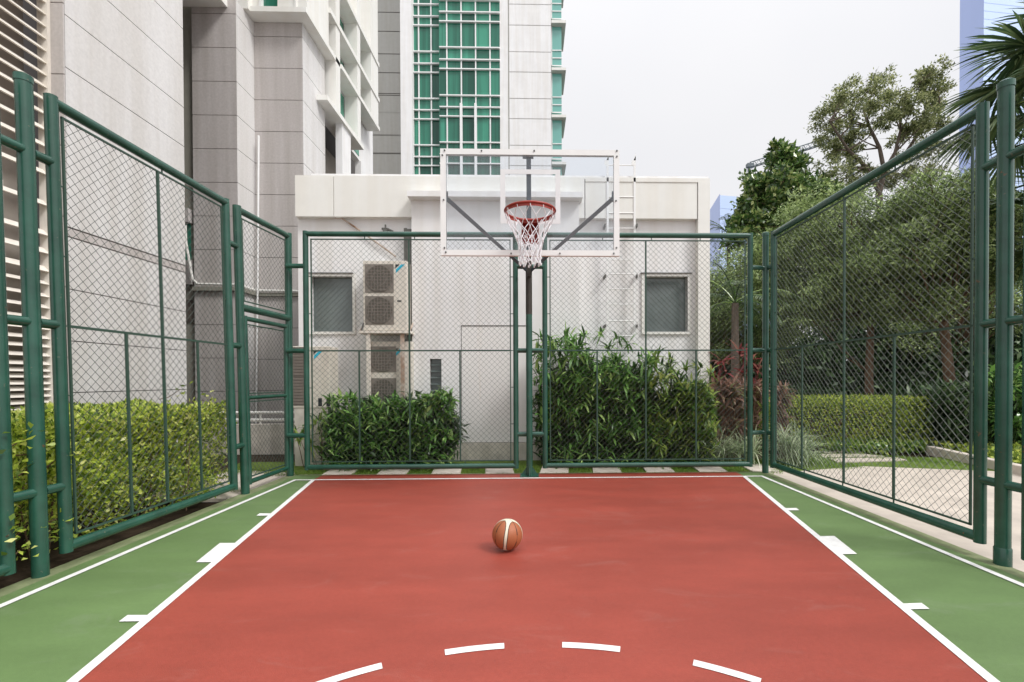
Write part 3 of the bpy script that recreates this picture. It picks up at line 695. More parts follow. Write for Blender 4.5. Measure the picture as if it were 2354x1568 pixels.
# air conditioners
def ac(px0, px1, py0, py1, Y, depth, label, grl, name='air_conditioner', fans=2, rot=None):
    a, b = W(px0, py0, Y), W(px1, py1, Y); x0, x1, z0, z1 = a[0], b[0], b[2], a[2]
    root = thing(name, ((x0+x1)/2, Y+depth/2, z0), label, 'air conditioner', 'air conditioning outdoor units by the service house')
    h = z1-z0; w_ = x1-x0
    MB().box(x0, x1, Y, Y+depth, z0, z1).build('casing', M['ac'], root, bevel=.012)
    gw = grl
    for i in range(fans):
        zc = z0+h*(.745-.455*i); s = gw/2; xc = x0+.035*w_+s+.01
        f = MB(); f.box(xc-s, xc+s, Y-.006, Y-.001, zc-s, zc+s); gr = f.build('fan_grille', M['grille'], root)
        d = MB(); d.tube([(xc, Y-.011, zc), (xc, Y-.0065, zc)], s*.93, 36); d.build('fan_opening', M['grilled'], gr)
        g = MB()
        for j in range(1, 9):
            o = -s+2*s*j/9; hh = math.sqrt(max(.0, (s*.93)**2-o*o))
            g.box(xc+o-.005, xc+o+.005, Y-.016, Y-.0115, zc-hh, zc+hh); g.box(xc-hh, xc+hh, Y-.0165, Y-.0118, zc+o-.0045, zc+o+.0045)
        for fr_r in (.93, .5): 
            n = 36
            for j in range(n):
                a0 = 2*math.pi*j/n; a1 = 2*math.pi*(j+1)/n; r0 = s*fr_r
                g.prism([(xc+(r0-.009)*math.cos(a0), Y-.018, zc+(r0-.009)*math.sin(a0)), (xc+r0*math.cos(a0), Y-.018, zc+r0*math.sin(a0)), (xc+r0*math.cos(a1), Y-.018, zc+r0*math.sin(a1)), (xc+(r0-.009)*math.cos(a1), Y-.018, zc+(r0-.009)*math.sin(a1))], (0, .005, 0))
        g.build('grille_bars', M['grille'], gr)
    return root, (x0, x1, z0, z1)
def emblem(root, x, z, s, Y):
    e = MB(); e.prism([(x, Y-.004, z-s*.0), (x+s*.45, Y-.004, z), (x, Y-.004, z-s*.42)], (0, .0035, 0)); e.build('emblem_triangle', M['black'], root)
    e = MB(); e.prism([(x+s*.62, Y-.004, z), (x+s*1.0, Y-.004, z), (x+s*.05, Y-.004, z-s*.92), (x+s*.05, Y-.004, z-s*.55)], (0, .0035, 0)); e.build('emblem_stripe', M['cyan'], root)
YA = 1.36
r1, q1 = ac(834, 936, 599, 760, YA, .34, 'upper twin fan outdoor unit on the bracket, with blue emblem', .47)
p = W(909, 608, YA); emblem(r1, p[0], p[2], .155, YA)
p = W(918, 692, YA); MB().box(p[0]-.035, p[0]+.035, YA-.004, YA-.0005, p[2]-.012, p[2]+.012).build('handle', M['black'], r1)
r2, q2 = ac(846, 948, 785, 945, YA+.10, .30, 'lower twin fan outdoor unit half hidden behind the low bush', .43)
p = W(908, 801, YA+.1); emblem(r2, p[0], p[2], .15, YA+.1)
# stand for the upper unit
st = thing('unit_stand', ((q1[0]+q1[1])/2, YA, 0), 'peeling cream steel stand carrying the upper outdoor unit', 'stand')
q = MB(); q.box(q1[0]-.08, q1[1]+.06, YA-.03, YW, q1[2]-.045, q1[2]-.005); q.build('shelf', M['louvre'], st)
for px, m_ in ((847, 'louvre'), (925, 'rust')):
    x = W(px, 850, YA)[0]; MB().box(x-.028, x+.028, YA-.01, YA+.04, 0, q1[2]-.046).build('leg', M[m_], st)
for x in (q1[0]-.06, q1[1]+.04):
    MB().tube([(x, YA-.02, q1[2]-.03), (x, YW-.01, q1[2]+.28)], .014, 6).build('strut', M['rust'], st)
x = W(833, 760, YA-.02)[0]; q = MB(); q.tube([(x-.02, YA-.02, q1[2]-.03), (x+.015, YA, q1[2]+.13)], .012, 5); q.build('strut', M['bolt'], st)
# left unit: turned sideways, its fans look towards the gate
YL = 1.15
a, b = W(704, 796, YL), W(758, 938, YL); lx0_, lx1_ = a[0], b[0]; lz0, lz1 = b[2], a[2]
r3 = thing('air_conditioner', ((lx0_+lx1_)/2, YL+.2, lz0), 'outdoor unit behind the corner of the fence, emblem on its plain side', 'air conditioner', 'air conditioning outdoor units by the service house')
wl3 = W(672, 800, YL)[0]
MB().box(wl3, lx1_, YL, YL+.36, lz0, lz1).build('casing', M['ac'], r3, bevel=.012)
xc = (wl3+lx0_)/2; s = (lx0_-wl3)/2-.006
for zc in (lz0+(lz1-lz0)*.75, lz0+(lz1-lz0)*.28):
    f = MB().box(wl3+.008, lx0_-.02, YL-.006, YL-.001, zc-.235, zc+.235).build('fan_grille', M['grille'], r3)
    g = MB()
    for j in range(10): g.box(wl3+.012, lx0_-.024, YL-.011, YL-.0065, zc-.22+j*.049, zc-.213+j*.049)
    g.build('grille_bars', M['grilled'], f)
p = W(721, 806, YL); emblem(r3, p[0], p[2], .15, YL)
for px in (736, 755):
    p = W(px, 924, YL); MB().box(p[0]-.03, p[0]+.03, YL-.004, YL-.0005, p[2]-.07, p[2]+.06).build('pipe_port', M['black'], r3)
bs = thing('plinth_block', ((wl3+lx1_)/2, YL+.18, 0), 'low concrete block under the corner outdoor unit', 'block')
MB().box(wl3+.02, lx1_-.02, YL+.01, YL+.34, -.04, lz0).build('concrete', M['plinth'], bs)
# cable duct and pipes between wall and bay
cdx0, cdx1 = W(926, 600, YX-.02)[0], W(944, 600, YX-.02)[0]
q = MB(); q.box(cdx1-.075, cdx1+.02, YX+.03, YX+.19, .0, W(930, 525, YX)[2]); q.box(cdx0, cdx1-.08, YX+.05, YX+.19, W(930, 600, YX)[2], W(930, 522, YX)[2])
tag(q.build('cable_duct', M['conduit'], loc=((cdx0+cdx1)/2, YX+.1, 0)), 'dark grey vertical cable duct in the corner beside the outdoor units', 'duct')
a, b = W(790, 501, YF+.02), W(830, 533, YF+.02)
q = MB(); q.tube([W(688, 499, YW-.04), W(785, 501, YW-.04), W(836, 536, YW-.04), W(910, 590, YW-.04)], .014, 8)
tag(q.build('refrigerant_pipe', M['rust'], loc=tuple(W(785, 501, YW-.04))), 'thin pipe slanting down the house wall under the fascia', 'pipe')
q = MB(); c = W(886, 526, YW-.05); q.tube([c-(.06, 0, 0), c+(.03, 0, 0), c+(.13, 0, -.05)], .02, 8); q.tube([c+(0, 0, -.05), c+(0, 0, .07)], .014, 8); q.box(c[0]-.04, c[0]+.04, c[1]-.02, c[1]+.05, c[2]-.05, c[2]-.01)
tag(q.build('valve', M['conduit'], loc=tuple(c)), 'small dark valve on the wall just above the fence top', 'valve')

# ------------------------------------------------------------------ stone clad building on the left
sb = thing('stone_building', (-6.5, 3, 0), 'tall grey stone clad building with louvres and a white window lattice on the left', 'building')
def clad(mb, axis, c, a0, a1, zs, sgn, gap=.012, th=.016):
    """cladding courses on a plane; axis 'x': plane X=c spanning Y; 'y': plane Y=c spanning X; sgn = outward direction"""
    for i in range(len(zs)-1):
        z0, z1 = zs[i]+gap/2, zs[i+1]-gap/2
        if axis == 'x': mb.box(c-sgn*.001, c+sgn*th, a0, a1, z0, z1)
        else: mb.box(a0, a1, c-sgn*.001, c+sgn*th, z0, z1)
XN = -5.6; yA, yB = gx(152, 400, XN)[1], gx(424, 400, XN)[1]
core = MB(); core.box(XN-.18, XN-.017, yA+.002, yB-.002, -.05, 16); core.box(-12, XN-.18, yB-.3, yB-.004, -.05, 16)
core.build('wall_core', M['joint'], sb)
zj = [-.05]+[1.22, 1.85, 2.48, 3.11]; zj2 = [3.23, 5.15]+[5.15+.63*i for i in range(1, 17)]
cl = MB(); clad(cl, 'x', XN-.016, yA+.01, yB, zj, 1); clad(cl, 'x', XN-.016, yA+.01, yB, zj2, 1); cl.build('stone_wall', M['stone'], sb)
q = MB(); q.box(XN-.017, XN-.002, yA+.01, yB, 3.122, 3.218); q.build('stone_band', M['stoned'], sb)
cl = MB(); clad(cl, 'y', yA+.002, XN-.17, XN-.001, [-.05+.85*i for i in range(19)], -1); cl.build('wall_end', M['stoned'], sb)  # front-facing end, given the shaded stone tone
XLv = -5.78
lv = MB(); xd = 37; yD = gx(xd, 500, XLv)[1]
ys = [248, 299.5, 353, 414, 478, 585, 705, 820, 890, 960, 1014, 1063, 1107, 1152, 1190, 1226.6, 1259, 1294, 1327, 1353, 1376, 1402, 1425, 1450, 1475, 1500]
ys = [248-47*i for i in range(12, 0, -1)]+ys
for i, y_ in enumerate(ys):
    zc = gx(xd, y_*2354/3753, XLv)[2]; h = .036 if y_ < 1000 else .024
    lv.prism([(XLv, -4.2, zc-h), (XLv+.02, -4.2, zc-h*.9), (XLv-.05, -4.2, zc+h*1.1), (XLv-.075, -4.2, zc+h)], (0, 4.2+yA-.05, 0))
lv.build('louvre_slats', M['louvre'], sb)
lf_ = MB(); lf_.box(XLv-.09, XLv+.03, yA-.05, yA-.004, -.05, 16)
for yy in (-1.12, -1.9, -2.8): lf_.box(XLv-.12, XLv-.08, yy-.03, yy+.03, -.05, 3.6)
lf_.build('louvre_frame', M['louvre'], sb)
MB().box(XLv-.32, XLv-.30, -4.2, yA, -.05, 16).build('louvre_backing', M['taupe'], sb)
# stepped pier behind
Y1, Y2 = 3.45, 4.08
pa, pb = gy(443, 300, Y1)[0], gy(545, 300, Y1)[0]
p2 = gy(697, 300, Y2)[0]
zs = sorted([9.26]+[8.95-.695*i for i in range(0, 8)]+[3.30])
zsl = [-.05]+[3.22-.695*i for i in range(3, -1, -1)]
ye = gx(748, 400, p2)[1]
core = MB(); core.box(pa+.02, pb-.017, Y1+.017, Y2+6, -.05, 9.26); core.box(pb-.017, p2-.017, Y2+.017, ye-.002, -.05, 9.26)
core.build('pier_core', M['joint'], sb)
for ax, c_, a_, b_, sg_, nm_, mm_ in (('y', Y1+.016, pa, pb-.001, -1, 'pier_front', 'stoned'), ('y', Y2+.016, pb+.001, p2-.001, -1, 'pier_front', 'stoned'), ('x', pb-.016, Y1+.001, Y2-.001, 1, 'pier_side', 'stone'), ('x', p2-.016, Y2+.001, ye, 1, 'pier_side', 'stone')):  # fronts take the shaded copy of the stone, sides the lit copy
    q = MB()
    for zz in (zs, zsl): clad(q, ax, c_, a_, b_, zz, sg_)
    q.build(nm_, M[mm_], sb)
lg = MB(); lg.box(pa, pb+.06, Y1-.07, Y1, 3.22, 3.30); lg.box(pb, pb+.06, Y1, Y2, 3.22, 3.30); lg.box(pb+.06, p2+.05, Y2-.06, Y2, 3.22, 3.30)
lg.build('ledge', M['olive'], sb)
pp = MB(); pp.tube([(pa+.05, Y1-.05, 3.36), (pb+.03, Y1-.05, 3.345), (pb+.035, Y2-.08, 3.34), (p2-.1, Y2-.07, 3.33)], .024, 8)
pp.tube([(pa-.10, Y1-.1, 4.55), (pa-.09, Y1-.1, 4.2), (pa+.02, Y1-.08, 3.45), (pa+.10, Y1-.05, 3.36)], .024, 8)
tag(pp.build('service_pipe', M['cream'], loc=(pa+.3, Y1-.05, 3.35)), 'whitish pipe lying along the ledge of the stone pier', 'pipe')
rcw = MB(); rcw.box(-12, pa-.0, Y1+.10, Y1+.3, -.05, 9.2); rcw.build('recess_wall', M['olive'], sb)
rw = MB(); 
a, b = gy(428, 515, Y1+.09), gy(440.5, 600, Y1+.09)
gw_ = MB().box(a[0]-.9, b[0], Y1+.06, Y1+.09, b[2], a[2]).build('recess_window', M['gglass'], sb)
q = MB(); q.box(a[0]-.9, b[0]+.04, Y1-.05, Y1+.10, a[2], a[2]+.28); q.box(a[0]-.9, b[0]+.04, Y1+.0, Y1+.10, b[2]-.5, b[2]); q.build('recess_sill', M['stoned'], sb)
a, b = gy(428, 690, Y1+.09), gy(443, 740, Y1+.09); MB().box(a[0]-.9, pa, Y1+.07, Y1+.09, b[2], a[2]).build('recess_opening', M['dark'], sb)
MB().box(-9, gy(523, 30, Y1)[0], 1.6, Y1-.002, 9.08, 9.5).build('soffit_slab', M['cream'], sb)
# white overhang and lattice
YO = 3.77; XO = gy(704, 42, YO)[0]; zo = 9.262; XI = XO-.36
ov = MB(); ov.box(gy(575, 42, YO)[0], XO, YO, ye+.4, zo, zo+.11); ov.build('overhang_slab', M['cream'], sb)
MB().box(-9, gy(575, 42, YO)[0]-.002, Y1+.25, Y2+4, 9.265, 14).build('upper_mass', M['cream'], sb)
aw = gy(596, 20, YO+.08)[0]; bwx = gy(638, 20, YO+.08)[0]
up = MB(); up.box(gy(560, 20, YO+.1)[0], aw, YO+.08, YO+.3, zo+.11, 14); up.box(bwx, XO-.02, YO+.08, YO+.3, zo+.11, 14); up.box(aw, bwx, YO+.08, YO+.3, zo+.11, zo+.15)
up.box(XO-.24, XO-.02, YO+.3, ye-.25, zo+.11, 14)
up.box(gy(674, 20, YO)[0], gy(677, 20, YO)[0]+.015, YO+.05, YO+.08, zo+.13, 14)
up.build('upper_wall', M['cream'], sb)
w_ = MB().box(aw, bwx, YO+.16, YO+.17, zo+.15, 14).build('front_window', M['gglass'], sb)
q = MB(); q.box(aw, aw+.05, YO+.06, YO+.16, zo+.15, 14); q.build('front_window_frame', M['wpaint'], w_)
yc = [gx(x, 300, XO)[1] for x in (773.6, 783)]; 
cols = [(gx(773.6, 300, XO)[1], gx(783, 300, XO)[1]), (gx(822.5, 300, XO)[1], gx(829.5, 300, XO)[1]), (gx(853.8, 300, XO)[1], gx(870, 300, XO)[1])]
zC = gx(761, 239, XO)[2]; zA = gx(783, 70.7, XO)[2]
lat = MB()
for i, (c0, c1) in enumerate(cols):
    lat.box(XI, XO, c0, c1, (zC if i < 2 else zo) if i else zC, 14)
lat.build('lattice_columns', M['cream'], sb)
bm = MB(); yE = cols[2][1]
bm.box(XI+.003, XO+.03, ye+.4, yE+.05, zo-.002, zo+.108); bm.box(XI+.003, XO+.028, ye-.25, yE+.05, zA-.06, zA+.06)
bm.box(XI+.003, XO+.028, ye-.25, yE+.05, zA+1.05, zA+1.17)
bm.box(XI+.003, XO+.03, gx(750, 240, XO)[1], gx(829.5, 300, XO)[1]+.15, zC-.06, zC+.06)
bm.build('lattice_beams', M['cream'], sb)
iw = MB()
yw0 = ye
segs = [(ye, cols[0][0]), (cols[0][1]-.001, cols[1][0]), (cols[1][1]-.001, cols[2][0]), (cols[2][1]-.001, cols[2][1]+.6)]
iw.box(XI-.2, XI-.02, ye+.02, yE+.6, zC, 14)
lo0, lo1 = gx(791, 500, XO)[1], gx(810, 500, XO)[1]
iw.box(XO-.20, XO-.03, lo0, lo1, -.05, zC-.06); iw.box(XI-.15, XI+.02, gx(829, 500, XI)[1], yE+1.2, -.05, zC)
iw.build('inner_wall', M['white'], sb)
MB().box(XI-.75, XI-.70, ye, yE+.6, -.05, zC).build('lower_opening', M['taupe'], sb)
for (s0, s1) in segs[1:3]:
    f = MB()
    for z0, z1 in ((zA+.1, zA+1.0), (zo+.15, zA-.1), (zC+.1, zo-.05)): f.box(XI-.02, XI-.008, s0+(s1-s0)*.5, s1-.02, z0, z1)
    f.build('lattice_window', M['gglass'], sb)
# downpipe
a, b = gy(594, 310, Y2-.10), gy(590, 1015, Y2-.6)
dp = MB(); dp.tube([gy(594.5, 312, Y2-.12), gy(592.5, 640, Y2-.12)], .021, 10); dp.tube([gy(592.5, 640, Y2-.12), gy(588, 1012, Y2-.12)], .020, 10)
tag(dp.build('downpipe', M['wpaint'], loc=tuple(gy(588, 1012, Y2-.12)), smooth=True), 'white downpipe running down the corner of the stone pier', 'pipe')
# low wall and pipes seen through the gate
lw = thing('low_wall', (-4.9, 2.6, 0), 'low brown stained wall seen through the gate', 'wall')
MB().box(-7.0, -4.25, 2.55, 2.8, -.05, .52).build('wall_body', M['plinth'], lw)
pr = MB()
for zz in (.74, .60): pr.tube([(-6.4, 2.66, zz), (-4.3, 2.66, zz)], .03, 8)
for x in (-6.2, -5.2, -4.4): pr.tube([(x, 2.66, .5), (x, 2.66, .76)], .02, 6)
pr.build('pipe_rail', M['cream'], lw, smooth=True)

# ------------------------------------------------------------------ tower with green glass behind
YT = 25.
tw_ = thing('glass_tower', (-3, 28, 0), 'pale high rise tower with green glass bays behind the service house', 'building')
X_ = lambda px, Y=YT: gy(px, 200, Y)[0]
Z_ = lambda py, Y=YT: gy(1100, py, Y)[2]
def sy(v): return v/2.306*2354/3753          # zoomed rows to display rows
ZTOP = 46
fl_h = Z_(sy(595))-Z_(sy(993))
jo = [35, 212, 437, 608, 832, 1003, 1228]
zj = sorted([Z_(sy(v)) for v in jo])
zz = []; base_ = zj[0]
full = sorted([zj[0]-fl_h*i+d for i in range(1, 5) for d in (0, zj[1]-zj[0])]+zj+[zj[-1]+fl_h*i-d for i in range(1, 6) for d in (0, )])
full = [v for v in full if v > 0]
mb = MB(); clad(mb, 'y', YT, X_(1171), X_(1267), [0]+full+[ZTOP], -1, gap=.05, th=.05); mb.build('panel_wall', M['white'], tw_)
c_ = MB(); c_.box(X_(1150), X_(1267)-.02, YT, YT+10, 0, ZTOP); c_.build('core', M['stoneg'], tw_)
q = MB(); q.box(X_(1149.5), X_(1168), YT-.12, YT, 0, ZTOP); q.box(X_(923), X_(949), YT-.25, YT+4, 0, ZTOP); q.build('pier', M['white'], tw_)
mb = MB(); jr = [Z_(sy(v), 27.5) for v in (120, 280, 470, 628, 817, 963, 1155, 1303)]
jr = sorted(jr); hh = jr[2]-jr[0]
jr = sorted([v-hh*2 for v in jr if v-hh*2 > 0]+jr+[v+hh*4 for v in jr])
clad(mb, 'y', 27.5, X_(780, 27.5), X_(926, 27.5), sorted(set([0]+jr+[ZTOP])), -1, gap=.06, th=.04); mb.build('recess_panels', M['stoneg'], tw_)
MB().box(X_(780, 27.5), X_(926, 27.5), 27.5, 32, 0, ZTOP).build('recess_core', M['joint'], tw_)
def glazing(name, x0, x1, mull, rows, Y, mw=.08, skip_mull=None):
    z_list = sorted([Z_(sy(v), Y) for v in rows]); fh = fl_h*(Y+6.45)/(YT+6.45)
    allz = sorted(set(round(v+fh*k_, 3) for v in z_list[-3:] for k_ in range(0, 6)) | set(round(v, 3) for v in z_list) | set(round(v-fh*k_, 3) for v in z_list[:3] for k_ in range(1, 5)))
    az = []
    for v in allz:
        if v > 0 and (not az or v-az[-1] > .4): az.append(v)
    xs = [X_(x0, Y)]+[X_(v, Y) for v in mull]+[X_(x1, Y)]
    p = MB(); zz = [0]+az+[ZTOP]
    for i in range(len(xs)-1):
        for j in range(len(zz)-1): p.add([(xs[i], Y, zz[j]), (xs[i+1], Y, zz[j]), (xs[i+1], Y, zz[j+1]), (xs[i], Y, zz[j+1])], [(0, 1, 2, 3)])
    g_ = p.build(name, M['gglass'], tw_)
    f = MB()
    for v in xs[1:-1]: f.box(v-mw/2, v+mw/2, Y-.09, Y-.005, 0, ZTOP)
    for v in az: f.box(xs[0], xs[-1], Y-.16, Y-.004, v-.036, v+.036)
    f.build('mullions', M['wpaint'], g_)
    return g_
glazing('left_glazing', 948, 1012.5, [sx for sx in (963.5, 992)], [55, 155, 232, 452, 552, 628, 847, 943, 1020, 1238, 1335, 1410], YT+.35)
gr_ = glazing('right_glazing', 1011, 1149.5, [1028, 1061, 1094, 1127], [12, 115, 195, 413, 515, 595, 817, 915, 993, 1212, 1310, 1390], YT-.1)
f = MB()
for px in (1061, 1094): f.box(X_(px)-.08, X_(px)+.08, YT-.32, YT-.11, 0, Z_(sy(895)))
f.build('bay_post', M['wpaint'], gr_)
MB().box(X_(1011)-.02, X_(1011)+.02, YT-.1, YT+.35, 0, ZTOP).build('bay_return', M['gglass'], tw_)
# corner windows with hoods on the right edge
YR = YT+.4
hz = [Z_(sy(v), YR) for v in (1008, 612, 212)]; fhR = hz[1]-hz[0]
for k_ in range(-2, 5):
    z0 = hz[0]+fhR*k_
    if z0-3.4 < 0: continue
    wz1 = z0-.02; wz0 = z0-fhR+.50
    wd = MB().box(X_(1268.5, YR), X_(1291, YR), YR, YR+2.2, wz0, wz1).build('corner_window', M['aglass'], tw_)
    f = MB(); 
    for fr_ in (.0, .28, .56): f.box(X_(1268.5, YR), X_(1291.5, YR), YR-.05, YR-.002, wz0+fr_*(wz1-wz0)*.7-.03, wz0+fr_*(wz1-wz0)*.7+.03)
    f.box(X_(1267.5, YR), X_(1269.5, YR), YR-.05, YR-.001, wz0, wz1)
    f.build('window_bars', M['wpaint'], wd)
    h_ = MB(); h_.box(X_(1267.5, YR), X_(1300.5, YR), YR-.35, YR+2.4, z0, z0+.18); h_.build('hood', M['cream'], wd)
# far blue blocks
def far_block(px0, pxc, px1, pyt, depth, label, name='office_tower', zb=0, nfl=30, d2=14, d3=4):
    A, B, C_ = gy(px0, pyt, depth+d2), gy(pxc, pyt, depth), gy(px1, pyt, depth+d3)
    zt = B[2] if pyt > 0 else B[2]+60
    D_ = A+(C_-B)
    root = thing(name, (float(B[0]), float(B[1]), 0), label, 'building')
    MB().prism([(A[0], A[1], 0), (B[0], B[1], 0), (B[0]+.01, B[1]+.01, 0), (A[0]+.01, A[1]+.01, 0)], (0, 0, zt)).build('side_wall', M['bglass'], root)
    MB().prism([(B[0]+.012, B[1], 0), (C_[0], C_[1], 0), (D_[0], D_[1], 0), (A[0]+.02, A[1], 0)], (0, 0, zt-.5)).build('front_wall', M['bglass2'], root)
    f = MB(); n = int(zt/2.4)
    u = unit(np.array([C_[0]-B[0], C_[1]-B[1]])); nrm = np.array([u[1], -u[0]])
    if nrm[1] > 0: nrm = -nrm
    for i in range(1, n):
        z0 = i*2.4; b0 = np.array(B[:2])+nrm*.06; c0 = np.array(C_[:2])+nrm*.06
        f.prism([(b0[0], b0[1], z0), (c0[0], c0[1], z0), (c0[0], c0[1]+.1, z0), (b0[0], b0[1]+.1, z0)], (0, 0, .25))
    f.build('floor_bands', M['bband'], root)
    return root
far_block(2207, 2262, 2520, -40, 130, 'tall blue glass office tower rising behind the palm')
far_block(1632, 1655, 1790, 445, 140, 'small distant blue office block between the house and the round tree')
# crane
cr_ = thing('tower_crane', tuple(gy(1960, 872, 120)*np.array([1, 1, 0])), 'distant tower crane with its jib reaching out over the round tree', 'crane')
j0, j1 = gy(1724, 381, 120), gy(1990, 296, 120)
t_ = MB()
off = [np.array([0, 0, .9]), np.array([0, .7, -.5]), np.array([0, -.7, -.5])]
for o in off: t_.tube([j0+o, j1+o], .16, 5)
for i in range(26):
    a, b = j0+(j1-j0)*i/26, j0+(j1-j0)*(i+1)/26
    for k_ in range(3): t_.tube([a+off[k_], b+off[(k_+1) % 3]], .09, 4)
t_.build('jib', M['grey'], cr_)
q = MB(); q.box(j0[0]-.9, j0[0]+.9, 119.4, 120.6, j0[2]-.5, j0[2]+.5); q.tube([j0-(.4, 0, 0), j0-(.4, 0, 1.7)], .3, 6); q.build('jib_head', M['grey'], cr_)
b_ = gy(1960, 872, 120); top = j0+(j1-j0)*.88
MB().tube([(top[0], 120, 0), (top[0], 120, top[2]+5)], .8, 4).build('mast', M['grey'], cr_)

# ------------------------------------------------------------------ paving slabs, kerb, grass
def slab(pts, label, group, z=.002, m_='concrete'):
    c = np.mean(np.array(pts), 0)
    o = MB().prism([(x, y, -.05) for x, y in pts], (0, 0, z+.05)).build('paving_slab', M[m_], loc=(c[0], c[1], 0), bevel=.006)
    return tag(o, label, 'paving slab', group)
for i in range(9):
    x = -3.02+.785*i; sk = -.06-(.02*i)
    if x > 3.3: break
    slab([(x, .34), (x+.42, .34), (x+.42+.10*np.sign(x+.2)*.6, .92), (x+.10*np.sign(x+.2)*.6, .92)], 'pale concrete slab set in the grass strip under the far fence', 'slabs set in the grass strip under the far fence')
for pts in ([(1893, 1036), (1968, 1036), (1985, 1040), (1895, 1040)], [(1885, 1044), (1985, 1043), (2035, 1049), (1890, 1051)], [(1905, 1054), (2060, 1051), (2085, 1057), (1925, 1062)]):
    P_ = [gz(x, y)[:2] for x, y in pts]; slab([tuple(p) for p in P_], 'flat pale slab in the lawn near the clipped hedge', 'slabs in the lawn before the clipped hedge', m_='paving')
k0, k1 = gz(2128, 1040), gz(2400, 1104)
u = unit((k1-k0)[:2]); n_ = np.array([-u[1], u[0]]); 
kb = MB(); 
kb.prism([(k0[0], k0[1], -.05), (k1[0], k1[1], -.05), (k1[0]+n_[0]*.14, k1[1]+n_[1]*.14, -.05), (k0[0]+n_[0]*.14, k0[1]+n_[1]*.14, -.05)], (0, 0, .17))
structure(kb.build('kerb', M['concrete'], bevel=.01))
def grass_in(polys, dens, ln=.045, name='grass'):
    Ls = []
    for poly in polys:
        P_ = np.array(poly, float); mn, mx = P_.min(0), P_.max(0)
        n = int(dens*(mx[0]-mn[0])*(mx[1]-mn[1])); q = NP.uniform(mn, mx, size=(n, 2))
        ins = np.zeros(n, bool); j = len(P_)-1
        for i in range(len(P_)):
            c = ((P_[i, 1] > q[:, 1]) != (P_[j, 1] > q[:, 1])) & (q[:, 0] < (P_[j, 0]-P_[i, 0])*(q[:, 1]-P_[i, 1])/(P_[j, 1]-P_[i, 1]+1e-12)+P_[i, 0])
            ins ^= c; j = i
        q = q[ins]; n = len(q)
        if n: Ls.append(blade_arrays(np.c_[q, np.full(n, -.02)], rand_dirs(n, 1.6), NP.uniform(ln*.6, ln*1.5, n), .007, .7, 2))
    V, F = cat_arrays(Ls); o = quads_mesh(name, V, F, M['grass']); return tag(o, None, None, None, 'stuff')
strip = []
for i in range(10):
    x = -3.02+.785*i-.365
    strip.append([(max(x, -3.4), .33), (min(x+.365, 3.6), .33), (min(x+.365, 3.6), 1.0), (max(x, -3.4), 1.0)])
rg = [[gz(*p)[:2] for p in q] for q in ([(1800, 1048), (1880, 1040), (1985, 1074), (1940, 1080), (1850, 1062)], [(1885, 1040), (2060, 1047), (2130, 1052), (2230, 1072), (2120, 1060), (1900, 1052)], [(1770, 1075), (1800, 1075), (1800, 1088), (1770, 1088)])]
gl = [[(-4.6, .45), (-3.5, .45), (-3.5, .62), (-4.6, .95)], [(-4.5, -.75), (-3.55, -.62), (-3.55, -.45), (-4.5, -.5)], [(-3.7, .30), (-3.3, .30), (-3.3, .45), (-3.7, .45)]]
grass_in(strip+rg+gl, 2600)
grass_in([[(-3.4, .31), (3.3, .29), (3.3, .35), (-3.4, .35)]], 2500, .03, 'grass_fringe')

# ------------------------------------------------------------------ plants
def hedge_leaves(box, n, ln, wd, top_noise=.1, shell=.22, face_bias=None, seed=0):
    """leaves crowded towards the skin of a box"""
    x0, x1, y0, y1, z0, z1 = box; P_ = NP.uniform((x0, y0, z0), (x1, y1, z1), size=(n*3, 3))
    nzv = .5*np.sin(P_[:, 1]*3.1+seed)+.3*np.sin(P_[:, 1]*7.3+P_[:, 0]*5)+.3*np.sin(P_[:, 0]*4.1+2)
    P_[:, 2] = z0+(P_[:, 2]-z0)*(1+top_noise*nzv); P_[:, 0] -= np.clip(.07*(1+np.sin(P_[:, 1]*4.3+P_[:, 2]*5.1)*np.cos(P_[:, 1]*1.9-P_[:, 2]*3.3)), 0, None)*(P_[:, 0] > x1-.5)
    d = np.minimum.reduce([P_[:, 0]-x0, x1-P_[:, 0], (z1-P_[:, 2])])
    keep = (NP.random(len(P_)) < np.exp(-np.clip(d, 0, None)/shell)) & (NP.random(len(P_)) < .25+.75*np.clip((P_[:, 2]-.08)/.40, 0, 1)) & (NP.random(len(P_)) < .35+.65*(np.sin(P_[:, 1]*5.3+P_[:, 2]*6)+np.sin(P_[:, 1]*2.1-P_[:, 2]*9)+1.1 > -.2))
    P_ = P_[keep][:n]; k_ = len(P_); c = np.array([(x0+x1)/2, (y0+y1)/2, (z0+z1)/2-.3])
    out = P_-c; out[:, 1] *= .1
    D = unit(unit(out)*.6+NP.normal(size=(k_, 3))*.7+np.array([0, 0, .35]))
    return leaf_arrays(P_, D, NP.uniform(ln*.7, ln*1.3, k_), NP.uniform(wd*.7, wd*1.2, k_))
def stems(points, r=.008):
    mb = MB()
    for b, t in points: mb.tube([b, (np.array(b)+np.array(t))/2+NP.normal(size=3)*.03, t], [r, r*.8, r*.5], 5)
    return mb
hg = thing('hedge', (-4.3, -2.5, 0), 'bushy yellow green hedge along the left side fence', 'hedge')
tp_ = []
for i in range(520):
    x, y = NP.uniform(-4.8, -3.62), NP.uniform(-5, -.9); h_ = NP.uniform(.01, .16)*(.5+.5*math.sin(y*3.7+x*2))**.7 if math.sin(y*3.7+x*2) > -1 else .02
    P_ = np.c_[np.full(7, x)+NP.normal(size=7)*.015, np.full(7, y)+NP.normal(size=7)*.015, 1.0+np.linspace(0, h_, 7)]
    tp_.append(leaf_arrays(P_, rand_dirs(7, .8), .05, .024))
